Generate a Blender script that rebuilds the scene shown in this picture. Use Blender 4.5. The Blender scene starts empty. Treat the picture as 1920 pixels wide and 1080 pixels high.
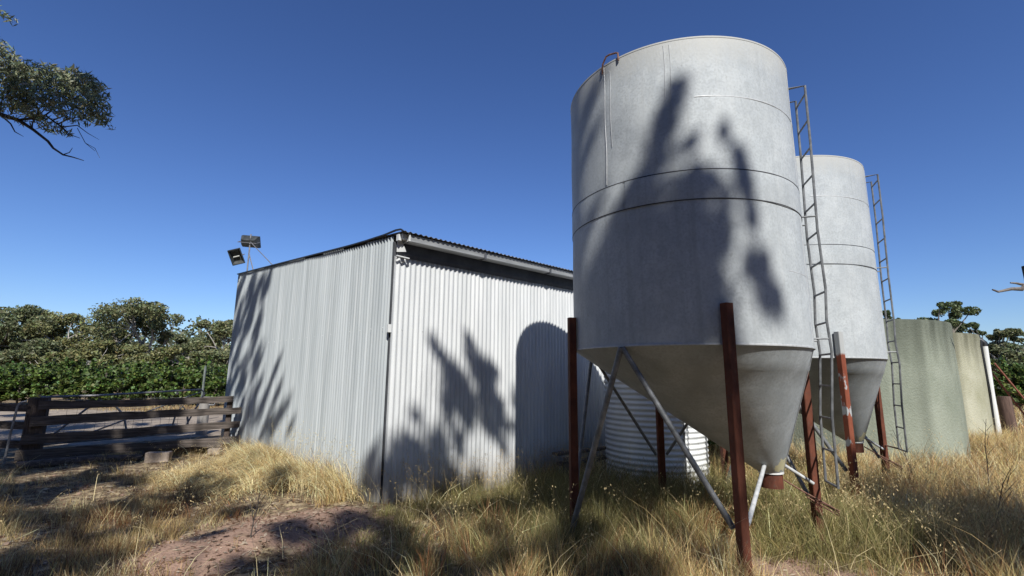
import bpy, math, random
import numpy as np
from mathutils import Vector, Matrix
random.seed(7); RNG = np.random.default_rng(7)
C = bpy.context.scene.collection
scene = bpy.context.scene
R_ = math.radians
# ------------------------------------------------------------------ camera
PIT = R_(10.2); ROL = R_(0.45); EYE = 1.55
fw = Vector((0, math.cos(PIT), math.sin(PIT))); up0 = Vector((0, -math.sin(PIT), math.cos(PIT)))
up = up0*math.cos(ROL) - Vector((1, 0, 0))*math.sin(ROL); rt = fw.cross(up)
cam_d = bpy.data.cameras.new('camera'); cam = bpy.data.objects.new('camera', cam_d); C.objects.link(cam)
M = Matrix((rt, up, -fw)).transposed().to_4x4(); M.translation = (0, 0, EYE); cam.matrix_world = M
cam_d.lens = 36*915/1920; cam_d.sensor_width = 36; cam_d.clip_end = 5000; cam_d.clip_start = 0.05
scene.camera = cam
# ------------------------------------------------------------------ light
SUN = Vector((0.157, -0.689, 0.707)).normalized()
world = bpy.data.worlds.new('World'); scene.world = world; world.use_nodes = True
nt = world.node_tree; bgn = nt.nodes['Background']
sky = nt.nodes.new('ShaderNodeTexSky'); sky.sky_type = 'NISHITA'; sky.sun_disc = False
sky.sun_elevation = math.asin(SUN.z); sky.sun_rotation = math.atan2(SUN.x, SUN.y)
sky.air_density = 1.15; sky.dust_density = 0.06; sky.ozone_density = 3.0; sky.altitude = 100
gam = nt.nodes.new('ShaderNodeGamma'); gam.inputs[1].default_value = 1.2; nt.links.new(sky.outputs[0], gam.inputs[0])
tn = nt.nodes.new('ShaderNodeMix'); tn.data_type = 'RGBA'; tn.blend_type = 'MULTIPLY'; tn.inputs[0].default_value = 1; nt.links.new(gam.outputs[0], tn.inputs[6]); tn.inputs[7].default_value = (.70, .825, 1.15, 1)
nt.links.new(tn.outputs[2], bgn.inputs[0]); bgn.inputs[1].default_value = 0.064
sl = bpy.data.lights.new('sun', 'SUN'); sl.energy = 5.0; sl.angle = R_(0.53); sl.color = (1.0, 0.98, 0.935)
so = bpy.data.objects.new('sun', sl); C.objects.link(so); so.rotation_euler = SUN.to_track_quat('Z', 'Y').to_euler()
vs = scene.view_settings; vs.view_transform = 'Standard'; vs.look = 'None'; vs.exposure = 0.22; vs.gamma = 1.0
scene.cycles.max_bounces = 3; scene.cycles.diffuse_bounces = 2; scene.cycles.transparent_max_bounces = 4
# ------------------------------------------------------------------ helpers
def tag(o, label=None, cat=None, group=None, kind=None):
    if label: o['label'] = label
    if cat: o['category'] = cat
    if group: o['group'] = group
    if kind: o['kind'] = kind
    return o
def empty(name, loc, rz=0, **k):
    o = bpy.data.objects.new(name, None); C.objects.link(o); o.location = loc; o.rotation_euler = (0, 0, rz)
    o.empty_display_size = .1
    return tag(o, **k)
def col(r, g, b): return (r, g, b, 1)
def mat(name, c1, c2=None, rough=.7, metal=0., scale=4., bump=0., bscale=None, stretch=(1, 1, 1), c3=None, scale3=1., t3=(.5, .65), detail=6, spec=.5, lo=.35, hi=.65, trans=0):
    m = bpy.data.materials.new(name); m.use_nodes = True; n = m.node_tree; L = n.links.new
    b = n.nodes['Principled BSDF']; b.inputs['Roughness'].default_value = rough; b.inputs['Metallic'].default_value = metal
    b.inputs['Specular IOR Level'].default_value = spec
    tc = n.nodes.new('ShaderNodeTexCoord'); mp = n.nodes.new('ShaderNodeMapping'); mp.inputs['Scale'].default_value = stretch
    L(tc.outputs['Object'], mp.inputs[0])
    out = None
    if c2 is not None:
        nz = n.nodes.new('ShaderNodeTexNoise'); nz.inputs['Scale'].default_value = scale; nz.inputs['Detail'].default_value = detail
        nz.inputs['Roughness'].default_value = .62
        L(mp.outputs[0], nz.inputs['Vector'])
        cr = n.nodes.new('ShaderNodeValToRGB'); cr.color_ramp.elements[0].position = lo; cr.color_ramp.elements[1].position = hi
        cr.color_ramp.elements[0].color = col(*c1); cr.color_ramp.elements[1].color = col(*c2)
        L(nz.outputs[0], cr.inputs[0]); out = cr.outputs[0]
        if c3 is not None:
            n3 = n.nodes.new('ShaderNodeTexNoise'); n3.inputs['Scale'].default_value = scale3; n3.inputs['Detail'].default_value = 5
            L(tc.outputs['Object'], n3.inputs['Vector'])
            r3 = n.nodes.new('ShaderNodeMapRange'); r3.inputs[1].default_value = t3[0]; r3.inputs[2].default_value = t3[1]
            L(n3.outputs[0], r3.inputs[0])
            mx = n.nodes.new('ShaderNodeMix'); mx.data_type = 'RGBA'; L(r3.outputs[0], mx.inputs[0]); L(out, mx.inputs[6]); mx.inputs[7].default_value = col(*c3)
            out = mx.outputs[2]
        L(out, b.inputs['Base Color'])
    else: b.inputs['Base Color'].default_value = col(*c1)
    if bump:
        nb = n.nodes.new('ShaderNodeTexNoise'); nb.inputs['Scale'].default_value = bscale or scale*4; nb.inputs['Detail'].default_value = 4
        L(mp.outputs[0], nb.inputs['Vector'])
        bp = n.nodes.new('ShaderNodeBump'); bp.inputs['Strength'].default_value = 1; bp.inputs['Distance'].default_value = bump
        L(nb.outputs[0], bp.inputs['Height']); L(bp.outputs[0], b.inputs['Normal'])
    m['out'] = ''
    return m
def mixin(m, socket_fn, colr):
    """blend a further colour over a material's base colour where socket_fn(nodes) gives a factor"""
    n = m.node_tree; b = n.nodes['Principled BSDF']; L = n.links.new
    fac = socket_fn(n); mx = n.nodes.new('ShaderNodeMix'); mx.data_type = 'RGBA'; L(fac, mx.inputs[0])
    if b.inputs['Base Color'].links: L(b.inputs['Base Color'].links[0].from_socket, mx.inputs[6])
    else: mx.inputs[6].default_value = b.inputs['Base Color'].default_value
    mx.inputs[7].default_value = col(*colr); L(mx.outputs[2], b.inputs['Base Color'])
def nz_fac(scale, lo, hi, stretch=(1, 1, 1), detail=5, mul=1.0):
    def f(n):
        tc = n.nodes.new('ShaderNodeTexCoord'); mp = n.nodes.new('ShaderNodeMapping'); mp.inputs['Scale'].default_value = stretch
        n.links.new(tc.outputs['Object'], mp.inputs[0])
        z = n.nodes.new('ShaderNodeTexNoise'); z.inputs['Scale'].default_value = scale; z.inputs['Detail'].default_value = detail
        n.links.new(mp.outputs[0], z.inputs['Vector'])
        r = n.nodes.new('ShaderNodeMapRange'); r.inputs[1].default_value = lo; r.inputs[2].default_value = hi; r.inputs[4].default_value = mul
        n.links.new(z.outputs[0], r.inputs[0]); return r.outputs[0]
    return f
def math_n(n, op, a, b=None):
    q = n.nodes.new('ShaderNodeMath'); q.operation = op
    for i, v in enumerate((a, b)):
        if v is None: continue
        if isinstance(v, (int, float)): q.inputs[i].default_value = v
        else: n.links.new(v, q.inputs[i])
    return q.outputs[0]
def z_fac(z0, z1, nscale=3., namp=.3, stretch=(1, 1, .3)):
    """0 below z0 .. 1 above z1 in object space, edge broken by noise"""
    def f(n):
        tc = n.nodes.new('ShaderNodeTexCoord'); sp = n.nodes.new('ShaderNodeSeparateXYZ'); n.links.new(tc.outputs['Object'], sp.inputs[0])
        mp = n.nodes.new('ShaderNodeMapping'); mp.inputs['Scale'].default_value = stretch; n.links.new(tc.outputs['Object'], mp.inputs[0])
        z = n.nodes.new('ShaderNodeTexNoise'); z.inputs['Scale'].default_value = nscale; n.links.new(mp.outputs[0], z.inputs['Vector'])
        s = math_n(n, 'ADD', sp.outputs[2], math_n(n, 'MULTIPLY', math_n(n, 'SUBTRACT', z.outputs[0], .5), namp*2))
        r = n.nodes.new('ShaderNodeMapRange'); r.inputs[1].default_value = z0; r.inputs[2].default_value = z1; n.links.new(s, r.inputs[0]); return r.outputs[0]
    return f
class MB:
    def __init__(s): s.v = []; s.f = []; s.sm = []
    def add(s, vs, fs, smooth=False):
        o = len(s.v); s.v += [tuple(v) for v in vs]; s.f += [tuple(i+o for i in f) for f in fs]; s.sm += [smooth]*len(fs); return s
    def box(s, c, d, rz=0, R=None, ch=0.0):
        hx, hy, hz = d[0]/2, d[1]/2, d[2]/2
        Rm = R if R is not None else Matrix.Rotation(rz, 3, 'Z')
        c = Vector(c)
        k = min(ch, hx*.9, hy*.9)
        if k > 0:
            ring = [(hx-k, -hy), (hx, -hy+k), (hx, hy-k), (hx-k, hy), (-hx+k, hy), (-hx, hy-k), (-hx, -hy+k), (-hx+k, -hy)]
        else: ring = [(hx, -hy), (hx, hy), (-hx, hy), (-hx, -hy)]
        n = len(ring)
        vs = [Rm @ Vector((x, y, -hz)) + c for x, y in ring] + [Rm @ Vector((x, y, hz)) + c for x, y in ring]
        fs = [(i, (i+1) % n, (i+1) % n+n, i+n) for i in range(n)] + [tuple(range(n))[::-1], tuple(range(n, 2*n))]
        return s.add(vs, fs)
    def beam(s, a, b, w, h, ch=0.0):
        """box beam from a to b, w horizontal width, h the other"""
        a = Vector(a); b = Vector(b); d = (b-a); L = d.length; z = d.normalized()
        x = z.cross(Vector((0, 0, 1)))
        if x.length < 1e-3: x = Vector((1, 0, 0))
        x.normalize(); y = z.cross(x)
        Rm = Matrix((x, y, z)).transposed()
        return s.box((a+b)/2, (w, h, L), R=Rm, ch=ch)
    def tube(s, pts, r, n=8, cap=True):
        pts = [Vector(p) for p in pts]; rr = r if isinstance(r, (list, tuple)) else [r]*len(pts)
        prev = None; vs = []
        for i, p in enumerate(pts):
            t = (pts[min(i+1, len(pts)-1)] - pts[max(i-1, 0)]).normalized()
            if prev is None:
                x = t.cross(Vector((0, 0, 1)));
                if x.length < 1e-3: x = Vector((1, 0, 0))
            else: x = prev - t*prev.dot(t)
            x.normalize(); prev = x; y = t.cross(x)
            for k in range(n):
                a = 2*math.pi*k/n; vs.append(p + (x*math.cos(a)+y*math.sin(a))*rr[i])
        fs = [(i*n+k, i*n+(k+1) % n, (i+1)*n+(k+1) % n, (i+1)*n+k) for i in range(len(pts)-1) for k in range(n)]
        s.add(vs, fs, True)
        if cap:
            o = len(s.v)-len(vs); s.f += [tuple(o+k for k in range(n))[::-1], tuple(o+(len(pts)-1)*n+k for k in range(n))]; s.sm += [False]*2
        return s
    def lathe(s, prof, c=(0, 0), n=64, a0=0, a1=2*math.pi, centers=None):
        full = abs(a1-a0-2*math.pi) < 1e-6; m = n if full else n+1; vs = []
        for j, (r, z) in enumerate(prof):
            cx, cy = centers[j] if centers else c
            for k in range(m):
                a = a0+(a1-a0)*k/n; vs.append((cx+r*math.cos(a), cy+r*math.sin(a), z))
        fs = []
        for j in range(len(prof)-1):
            for k in range(n):
                k2 = (k+1) % m; fs.append((j*m+k, j*m+k2, (j+1)*m+k2, (j+1)*m+k))
        return s.add(vs, fs, True)
    def build(s, name, m, parent=None, loc=None, sharp=None):
        me = bpy.data.meshes.new(name); me.from_pydata(s.v, [], s.f); me.update()
        me.polygons.foreach_set('use_smooth', s.sm)
        if sharp is None: sharp = 40
        try: me.set_sharp_from_angle(angle=R_(sharp))
        except Exception: pass
        me.materials.append(m)
        o = bpy.data.objects.new(name, me); C.objects.link(o)
        if parent is not None: o.parent = parent
        if loc: o.location = loc
        return o
def np_mesh(name, V, F, m, colr=None, parent=None, smooth=False):
    """V (n,3), F (k,q) uniform polygons; colr per-vertex (n,3)"""
    me = bpy.data.meshes.new(name); q = F.shape[1]
    me.vertices.add(len(V)); me.vertices.foreach_set('co', V.astype(np.float32).ravel())
    me.loops.add(F.size); me.loops.foreach_set('vertex_index', F.astype(np.int32).ravel())
    me.polygons.add(len(F)); me.polygons.foreach_set('loop_start', np.arange(0, F.size, q, dtype=np.int32))
    me.polygons.foreach_set('use_smooth', np.full(len(F), smooth))
    me.update(calc_edges=True)
    if colr is not None:
        at = me.color_attributes.new('tint', 'FLOAT_COLOR', 'POINT')
        at.data.foreach_set('color', np.c_[colr, np.ones(len(V))].astype(np.float32).ravel())
    me.materials.append(m)
    o = bpy.data.objects.new(name, me); C.objects.link(o)
    if parent is not None: o.parent = parent
    return o
def tintmat(name, rough=.75, trans=.25, spec=.25):
    m = bpy.data.materials.new(name); m.use_nodes = True; n = m.node_tree; L = n.links.new
    b = n.nodes['Principled BSDF']; b.inputs['Roughness'].default_value = rough; b.inputs['Specular IOR Level'].default_value = spec
    a = n.nodes.new('ShaderNodeAttribute'); a.attribute_name = 'tint'; L(a.outputs['Color'], b.inputs['Base Color'])
    if trans:
        t = n.nodes.new('ShaderNodeBsdfTranslucent'); L(a.outputs['Color'], t.inputs['Color'])
        mx = n.nodes.new('ShaderNodeMixShader'); mx.inputs[0].default_value = trans
        L(b.outputs[0], mx.inputs[1]); L(t.outputs[0], mx.inputs[2]); L(mx.outputs[0], n.nodes['Material Output'].inputs['Surface'])
    return m
def vnoise(x, y, s, seed=0):
    x = np.asarray(x, float)/s; y = np.asarray(y, float)/s
    xi = np.floor(x).astype(np.int64); yi = np.floor(y).astype(np.int64); fx = x-xi; fy = y-yi
    fx = fx*fx*(3-2*fx); fy = fy*fy*(3-2*fy)
    def h(a, b):
        k = (a*374761393 + b*668265263 + seed*982451653) & 0xffffffff
        k = ((k ^ (k >> 13))*1274126177) & 0xffffffff
        return ((k ^ (k >> 16)) & 0xffff)/65535.
    return (h(xi, yi)*(1-fx)+h(xi+1, yi)*fx)*(1-fy) + (h(xi, yi+1)*(1-fx)+h(xi+1, yi+1)*fx)*fy
def gauss(x, y, cx, cy, sx, sy=None, rot=0):
    sy = sy or sx; c, s = math.cos(rot), math.sin(rot)
    u = (x-cx)*c+(y-cy)*s; v = -(x-cx)*s+(y-cy)*c
    return np.exp(-.5*((u/sx)**2+(v/sy)**2))
# ------------------------------------------------------------------ ground
CX0, CY0 = -1.51, 6.08
AZ = R_(43.5)
E2 = (math.cos(AZ), math.sin(AZ)); E1 = (-math.sin(AZ), math.cos(AZ))       # along right wall / along left wall
def shed_uv(x, y):
    dx, dy = x-CX0, y-CY0
    return dx*E2[0]+dy*E2[1], dx*E1[0]+dy*E1[1]
def gh(x, y):
    x = np.asarray(x, float); y = np.asarray(y, float)
    near = np.clip((11.5-y)/2.5, 0, 1)*np.clip((11-np.abs(x))/3, 0, 1)
    h = (vnoise(x, y, .9, 1)-.5)*.07+(vnoise(x, y, .33, 2)-.5)*.035+(vnoise(x, y, .11, 3)-.5)*.02
    h = h*near
    h = h + .13*gauss(x, y, -2.05, 5.35, .75, .3, .75) + .05*gauss(x, y, -2.6, 4.6, .5, .35, .9)
    h = h + .16*gauss(x, y, -3.75, 7.8, 1.0, .33, 2.33) * near
    h = h - .05*gauss(x, y, 2.2, 4.2, .5, .4)
    return h
def axis(lo, hi, step, far):
    a = list(np.arange(lo, hi+1e-6, step)); s = step; p = lo; left = []
    while p > -far: s *= 1.35; p -= s; left.append(p)
    s = step; p = hi; right = []
    while p < far: s *= 1.35; p += s; right.append(p)
    return np.array(left[::-1]+a+right)
xs = axis(-10, 9, .075, 1500); ys = axis(3, 12, .075, 1500)
X, Y = np.meshgrid(xs, ys); Z = gh(X, Y); nx, ny = len(xs), len(ys)
idx = np.arange(nx*ny).reshape(ny, nx)
F = np.stack([idx[:-1, :-1], idx[:-1, 1:], idx[1:, 1:], idx[1:, :-1]], -1).reshape(-1, 4)
gm = mat('ground_soil', (.085, .058, .038), (.24, .18, .115), rough=.95, scale=2.2, bump=.02, bscale=45, c3=(.42, .33, .20), scale3=9, t3=(.48, .62), spec=.1)
def mound_fac(n):
    g = n.nodes.new('ShaderNodeNewGeometry'); sp = n.nodes.new('ShaderNodeSeparateXYZ'); n.links.new(g.outputs['Position'], sp.inputs[0])
    out = None
    for (cx, cy, sx, sy) in ((-2.15, 5.3, 1.0, .62), (2.3, 4.2, .55, .5), (-2.7, 4.5, .55, .5)):
        dx = math_n(n, 'DIVIDE', math_n(n, 'SUBTRACT', sp.outputs[0], cx), sx); dy = math_n(n, 'DIVIDE', math_n(n, 'SUBTRACT', sp.outputs[1], cy), sy)
        d = math_n(n, 'ADD', math_n(n, 'MULTIPLY', dx, dx), math_n(n, 'MULTIPLY', dy, dy))
        out = d if out is None else math_n(n, 'MINIMUM', out, d)
    z = n.nodes.new('ShaderNodeTexNoise'); z.inputs['Scale'].default_value = 5; n.links.new(g.outputs['Position'], z.inputs['Vector'])
    s = math_n(n, 'ADD', out, math_n(n, 'MULTIPLY', math_n(n, 'SUBTRACT', z.outputs[0], .5), 1.6))
    r = n.nodes.new('ShaderNodeMapRange'); r.inputs[1].default_value = 1.15; r.inputs[2].default_value = .6; n.links.new(s, r.inputs[0]); return r.outputs[0]
mixin(gm, mound_fac, (.32, .21, .155))
mixin(gm, nz_fac(14, .52, .7, mul=.5), (.13, .09, .065))
mixin(gm, nz_fac(60, .6, .68, mul=.7), (.05, .035, .025))
go = np_mesh('ground', np.stack([X.ravel(), Y.ravel(), Z.ravel()], -1), F, gm, smooth=True); tag(go, kind='structure')
rp = [(-120, 9.2), (-9.2, 10.9), (-7.6, 12.6), (-4, 17), (0, 20), (40, 24), (40, 27), (-8, 21.5), (-120, 17)]
rm = mat('road_dust', (.24, .195, .15), (.36, .30, .235), rough=.95, scale=1.5, bump=.01, bscale=40, c3=(.15, .12, .10), scale3=6, t3=(.55, .7), spec=.1)
o = MB().add([(x, y, .006) for x, y in rp], [tuple(range(len(rp)))]).build('dirt_road', rm); tag(o, kind='structure')
# ------------------------------------------------------------------ shed
galv = mat('galvanised_wall', (.55, .565, .565), (.68, .69, .685), rough=.5, metal=.0, scale=1.6, stretch=(3, 3, .25), spec=.6, bump=.0008, bscale=30)
mixin(galv, nz_fac(7, .52, .72, (4, 4, .15), mul=.45), (.42, .44, .45))
mixin(galv, z_fac(.55, .05, 5, .15), (.34, .31, .27))
galvL = mat('darker_galvanised_wall', (.35, .38, .39), (.50, .535, .545), rough=.5, metal=.0, scale=1.3, stretch=(1, 6, .18), spec=.5, bump=.0008, bscale=30)  # darker, cooler tone than the right wall's sheets
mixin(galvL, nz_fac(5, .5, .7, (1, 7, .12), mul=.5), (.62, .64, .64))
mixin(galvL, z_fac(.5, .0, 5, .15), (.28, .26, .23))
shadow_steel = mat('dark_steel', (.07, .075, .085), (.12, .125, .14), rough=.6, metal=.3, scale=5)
white_steel = mat('pale_zinc', (.60, .61, .60), (.74, .75, .73), rough=.5, scale=6)
roofm = mat('roof_iron', (.10, .10, .105), (.30, .30, .30), rough=.6, metal=.3, scale=3)
shed = empty('farm_shed', (CX0, CY0, 0), AZ, label='low corrugated iron farm shed with skillion roof beside the silos', cat='shed')
PIT_C = .0775
def corr(u, amp=.0105, pitch=PIT_C): return amp*math.cos(2*math.pi*u/pitch)
def corr_wall(L, zb, zt_fn, put, name, m, seg=8, jag=0.):
    n = int(L/PIT_C*seg); mb = MB(); vs = []; rng = random.Random(3)
    jit = [rng.uniform(-jag, jag) for _ in range(200)]
    zz = [0, .25, .5, .75, 1]
    for i in range(n+1):
        u = L*i/n; sheet = int(u/.76); wob = .0035*math.sin(u*2.1+1)+.002*math.sin(u*7.3)
        for t in zz:
            z = zb+(zt_fn(u)+jit[sheet]-zb)*t
            vs.append(put(u, corr(u)+wob*(math.sin(t*5+u)) + (.002 if sheet % 2 else 0), z))
    k = len(zz)
    fs = [(i*k+j, (i+1)*k+j, (i+1)*k+j+1, i*k+j+1) for i in range(n) for j in range(k-1)]
    mb.add(vs, fs, True); o = mb.build(name, m, shed, sharp=80); return o
LR, LL = 8.4, 7.2
roofz = lambda v: 3.345+.074*v
corr_wall(LR, -.1, lambda u: 3.05, lambda u, d, z: (u, -d-.0, z), 'wall', galv)
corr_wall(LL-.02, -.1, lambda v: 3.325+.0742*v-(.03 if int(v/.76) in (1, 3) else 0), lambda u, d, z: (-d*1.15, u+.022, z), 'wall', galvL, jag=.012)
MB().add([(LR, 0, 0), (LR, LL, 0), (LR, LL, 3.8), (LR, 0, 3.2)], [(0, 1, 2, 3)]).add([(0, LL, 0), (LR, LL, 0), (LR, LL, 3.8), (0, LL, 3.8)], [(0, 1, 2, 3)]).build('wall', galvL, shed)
# dark steel post seen through the gap at the corner
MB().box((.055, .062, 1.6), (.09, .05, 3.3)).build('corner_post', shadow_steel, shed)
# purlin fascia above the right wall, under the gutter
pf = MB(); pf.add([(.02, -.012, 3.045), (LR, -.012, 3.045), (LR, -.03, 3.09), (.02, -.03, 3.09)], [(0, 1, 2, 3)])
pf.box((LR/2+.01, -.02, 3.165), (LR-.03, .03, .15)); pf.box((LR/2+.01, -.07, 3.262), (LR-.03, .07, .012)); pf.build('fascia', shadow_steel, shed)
# roof sheet
rb = MB(); vs = []; n = int((LR+.12)/PIT_C*6)
for i in range(n+1):
    u = -.012+(LR+.09)*i/n; d = corr(u, .009)
    for v in (-.242, 1.5, 3.4, 5.3, LL+.08): vs.append((u, v, roofz(v)+d))
rb.add(vs, [(i*5+j, (i+1)*5+j, (i+1)*5+j+1, i*5+j+1) for i in range(n) for j in range(4)], True)
rf = rb.build('roof', roofm, shed, sharp=80)
md = rf.modifiers.new('t', 'SOLIDIFY'); md.thickness = .003
# barge strip: dark bent flashing along the gable edge, lifting near the corner
bt = MB(); pts = []
for v, dz, dx in ((-.23, -.005, 0), (-.17, .03, 0), (-.05, .035, 0), (.25, .012, 0), (.8, -.006, 0), (1.3, -.014, 0), (LL, -.018, .0)):
    pts.append((-.022+dx, v, roofz(v)+dz))
for a, b in zip(pts, pts[1:]): bt.beam(a, b, .022, .018)
bt.build('roof_edging', mat('black_flashing', (.02, .02, .022), rough=.5), shed)
# gutter: open trough profile swept along the wall
gp = [(-0.070, 3.315), (-0.070, 3.225), (-0.078, 3.215), (-0.185, 3.215), (-0.200, 3.225), (-0.205, 3.29), (-0.212, 3.305), (-0.200, 3.315), (-0.200, 3.312), (-0.195, 3.228), (-0.078, 3.222), (-0.074, 3.23), (-0.074, 3.315)]
g = MB(); L_ = [(.10, y, z) for y, z in gp]; R2 = [(LR+.05, y, z) for y, z in gp]; n = len(gp)
g.add(L_+R2, [(i, (i+1) % n, (i+1) % n+n, i+n) for i in range(n)]); g.add(L_, [tuple(range(6))]);
gut = g.build('gutter', mat('gutter_zinc', (.30, .31, .32), (.45, .46, .46), rough=.5, metal=.2, scale=4, stretch=(.5, 6, 6)), shed)
for x in (1.35, 2.75, 4.2, 5.6): MB().box((x, -.14, 3.262), (.035, .152, .112)).build('gutter_bracket', shadow_steel, gut)
MB().box((.085, -.14, 3.27), (.02, .15, .10)).box((.045, -.12, 3.28), (.07, .09, .07)).box((.0, -.10, 3.27), (.05, .06, .08)).build('gutter_end', white_steel, gut)
MB().add([(.015, -.035, 3.33), (.015, -.08, 3.33), (.10, -.12, 3.10), (.015, -.035, 3.10)], [(0, 1, 2, 3)]).add([(.012, -.03, 3.33), (.012, -.075, 3.33), (.097, -.115, 3.10), (.012, -.03, 3.10)], [(3, 2, 1, 0)]).build('eave_bracket', white_steel, shed)
MB().beam((.0, -.055, 3.045), (.18, -.06, 3.035), .03, .012).build('flashing', white_steel, shed)
scr = None
for k in range(46):
    p_ = ((k*PIT_C*4+PIT_C*2, -.0125, 2.12) if k < 22 else (-.0125, .022+((k-22)*4+2)*PIT_C, 2.14))
    if scr is None: scr = MB().tube([(0, 0, -.003), (0, 0, .003)], .007, 8).build('screw', white_steel, shed); c_ = scr
    else: c_ = scr.copy(); C.objects.link(c_); c_.parent = shed
    c_.location = p_; c_.rotation_euler = (R_(90), 0, 0) if k < 22 else (0, R_(90), 0)
MB().box((-.02, .0, 2.12), (.05, .03, .10)).build('corner_clip', white_steel, shed)
# inner lining so the gaps do not show daylight
# ------------------------------------------------------------------ floodlights
def S2(u, v, z): return Vector((CX0+u*E2[0]+v*E1[0], CY0+u*E2[1]+v*E1[1], z))
mast_b = S2(.06, 6.75, 3.8)
mast = empty('floodlight_mast', mast_b, 0, label='thin steel mast with two floodlights on the far corner of the shed roof', cat='floodlight mast')
stl = mat('mast_steel', (.16, .16, .18), (.30, .30, .31), rough=.6, metal=.4, scale=20)
lampm = mat('lamp_housing', (.03, .035, .035), (.08, .085, .085), rough=.5, metal=.2, scale=12)
MB().tube([(0, 0, -.15), (.0, 0, .96)], .016).build('pole', stl, mast)
d = S2(.06, 4.9, 3.70)-mast_b
MB().tube([(0, 0, .78), tuple(d)], .009, 6).build('stay', stl, mast)
d = S2(.6, 6.5, 3.72)-mast_b
MB().tube([(0, 0, .5), tuple(S2(.06, 6.2, 3.75)-mast_b)], .013, 6).build('stay', stl, mast)
def flood(loc, R3, w, h):
    """housing faces local -y; tapered back, visor"""
    rt_ = bpy.data.objects.new('floodlight', None); C.objects.link(rt_); rt_.parent = mast; rt_.location = loc; rt_.rotation_euler = R3
    rt_.empty_display_size = .05
    b = MB(); vs = [(-w/2, -.07, -h/2), (w/2, -.07, -h/2), (w/2, -.07, h/2), (-w/2, -.07, h/2)]
    mid = [(-w/2, .0, -h/2), (w/2, .0, -h/2), (w/2, .0, h/2), (-w/2, .0, h/2)]
    bk = [(-w*.40, .10, -h*.22), (w*.40, .10, -h*.22), (w*.40, .10, h*.22), (-w*.40, .10, h*.22)]
    inn = [(-w*.46, -.07, -h*.45), (w*.46, -.07, -h*.45), (w*.46, -.07, h*.45), (-w*.46, -.07, h*.45)]
    dp = [(-w*.36, -.0, -h*.3), (w*.36, -.0, -h*.3), (w*.36, -.0, h*.3), (-w*.36, -.0, h*.3)]
    A = vs+mid+bk+inn+dp; fs = []
    for i in range(4):
        j = (i+1) % 4; fs += [(i, j, 4+j, 4+i), (4+i, 4+j, 8+j, 8+i), (i, 12+i, 12+j, j), (12+i, 16+i, 16+j, 12+j)]
    fs += [(8, 9, 10, 11), (16, 17, 18, 19)]
    b.add(A, fs); b.build('housing', lampm, rt_)
    MB().tube([(-w*.25, -.02, 0), (w*.25, -.02, 0)], .016, 8).build('lamp_tube', mat('lamp_glass', (.55, .55, .5), rough=.2), rt_)
    MB().tube([(-w/2-.012, -.01, 0), (-w/2-.02, .13, 0), (w/2+.02, .13, 0), (w/2+.012, -.01, 0)], .008, 6).build('bracket', stl, rt_)
flood((-.04, .08, .80), (R_(-25), R_(-6), R_(175)), .42, .27)
flood((-.22, -.10, .40), (R_(24), R_(-18), R_(12)), .26, .36)
# ------------------------------------------------------------------ silos
zinc = mat('weathered_zinc', (.44, .472, .485), (.56, .59, .598), rough=.62, metal=.0, scale=3.0, stretch=(1, 1, .45), spec=.3, bump=.0012, bscale=60, lo=.3, hi=.7)
mixin(zinc, nz_fac(48, .44, .64, mul=.55), (.34, .36, .365))
mixin(zinc, nz_fac(6, .55, .75, (5, 5, .10), mul=.35), (.58, .585, .57))
mixin(zinc, nz_fac(2.4, .54, .70, (6, 6, .10), mul=.5), (.33, .345, .345))
mixin(zinc, nz_fac(11, .44, .62, mul=.32), (.36, .385, .40))
mixin(zinc, nz_fac(4.5, .50, .66, (1, 1, .5), mul=.30), (.62, .645, .64))
mixin(zinc, nz_fac(1.1, .45, .70, (1, 1, 1.6), mul=.35), (.36, .38, .385))
mixin(zinc, nz_fac(26, .68, .72, (1, 1, .5), mul=.35), (.25, .25, .24))
mixin(zinc, z_fac(4.3, 4.62, 6, .12), (.50, .50, .47))
coneM = mat('weathered_zinc_cone', (.34, .37, .385), (.47, .50, .515), rough=.6, metal=.0, scale=3.5, stretch=(1, 1, .4), spec=.3, bump=.0012, bscale=60)  # greyer zinc, base also lowered to stand in for shade under the cone
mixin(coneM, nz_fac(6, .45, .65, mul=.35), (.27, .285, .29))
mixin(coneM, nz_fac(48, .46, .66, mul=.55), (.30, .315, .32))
def blot(n):
    tc = n.nodes.new('ShaderNodeTexCoord'); vm = n.nodes.new('ShaderNodeVectorMath'); vm.operation = 'DISTANCE'
    n.links.new(tc.outputs['Object'], vm.inputs[0]); vm.inputs[1].default_value = (.79, -.20, .72)
    z = n.nodes.new('ShaderNodeTexNoise'); z.inputs['Scale'].default_value = 22; n.links.new(tc.outputs['Object'], z.inputs['Vector'])
    s = math_n(n, 'ADD', vm.outputs['Value'], math_n(n, 'MULTIPLY', math_n(n, 'SUBTRACT', z.outputs[0], .5), .16))
    r = n.nodes.new('ShaderNodeMapRange'); r.inputs[1].default_value = .085; r.inputs[2].default_value = .07; n.links.new(s, r.inputs[0]); return r.outputs[0]
mixin(coneM, blot, (.66, .62, .40))
rustM = mat('red_oxide', (.075, .026, .016), (.165, .055, .032), rough=.75, scale=8, stretch=(1, 1, .5), bump=.0015, bscale=60, spec=.25)
mixin(rustM, nz_fac(35, .60, .70, mul=.7), (.10, .055, .04))
rustP = mat('red_oxide_patched', (.20, .055, .03), (.28, .09, .05), rough=.75, scale=8, stretch=(1, 1, .5), bump=.0015, bscale=60, spec=.25)
mixin(rustP, nz_fac(5.5, .56, .58, (1, 1, .55)), (.40, .41, .41)); mixin(rustP, z_fac(1.84, 1.87, 10, .05), (.42, .43, .42))
tubeM = mat('galvanised_tube', (.11, .115, .12), (.23, .235, .24), rough=.5, metal=.2, scale=14)  # base darkened to put the tree shade on the braces into the colour
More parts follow.
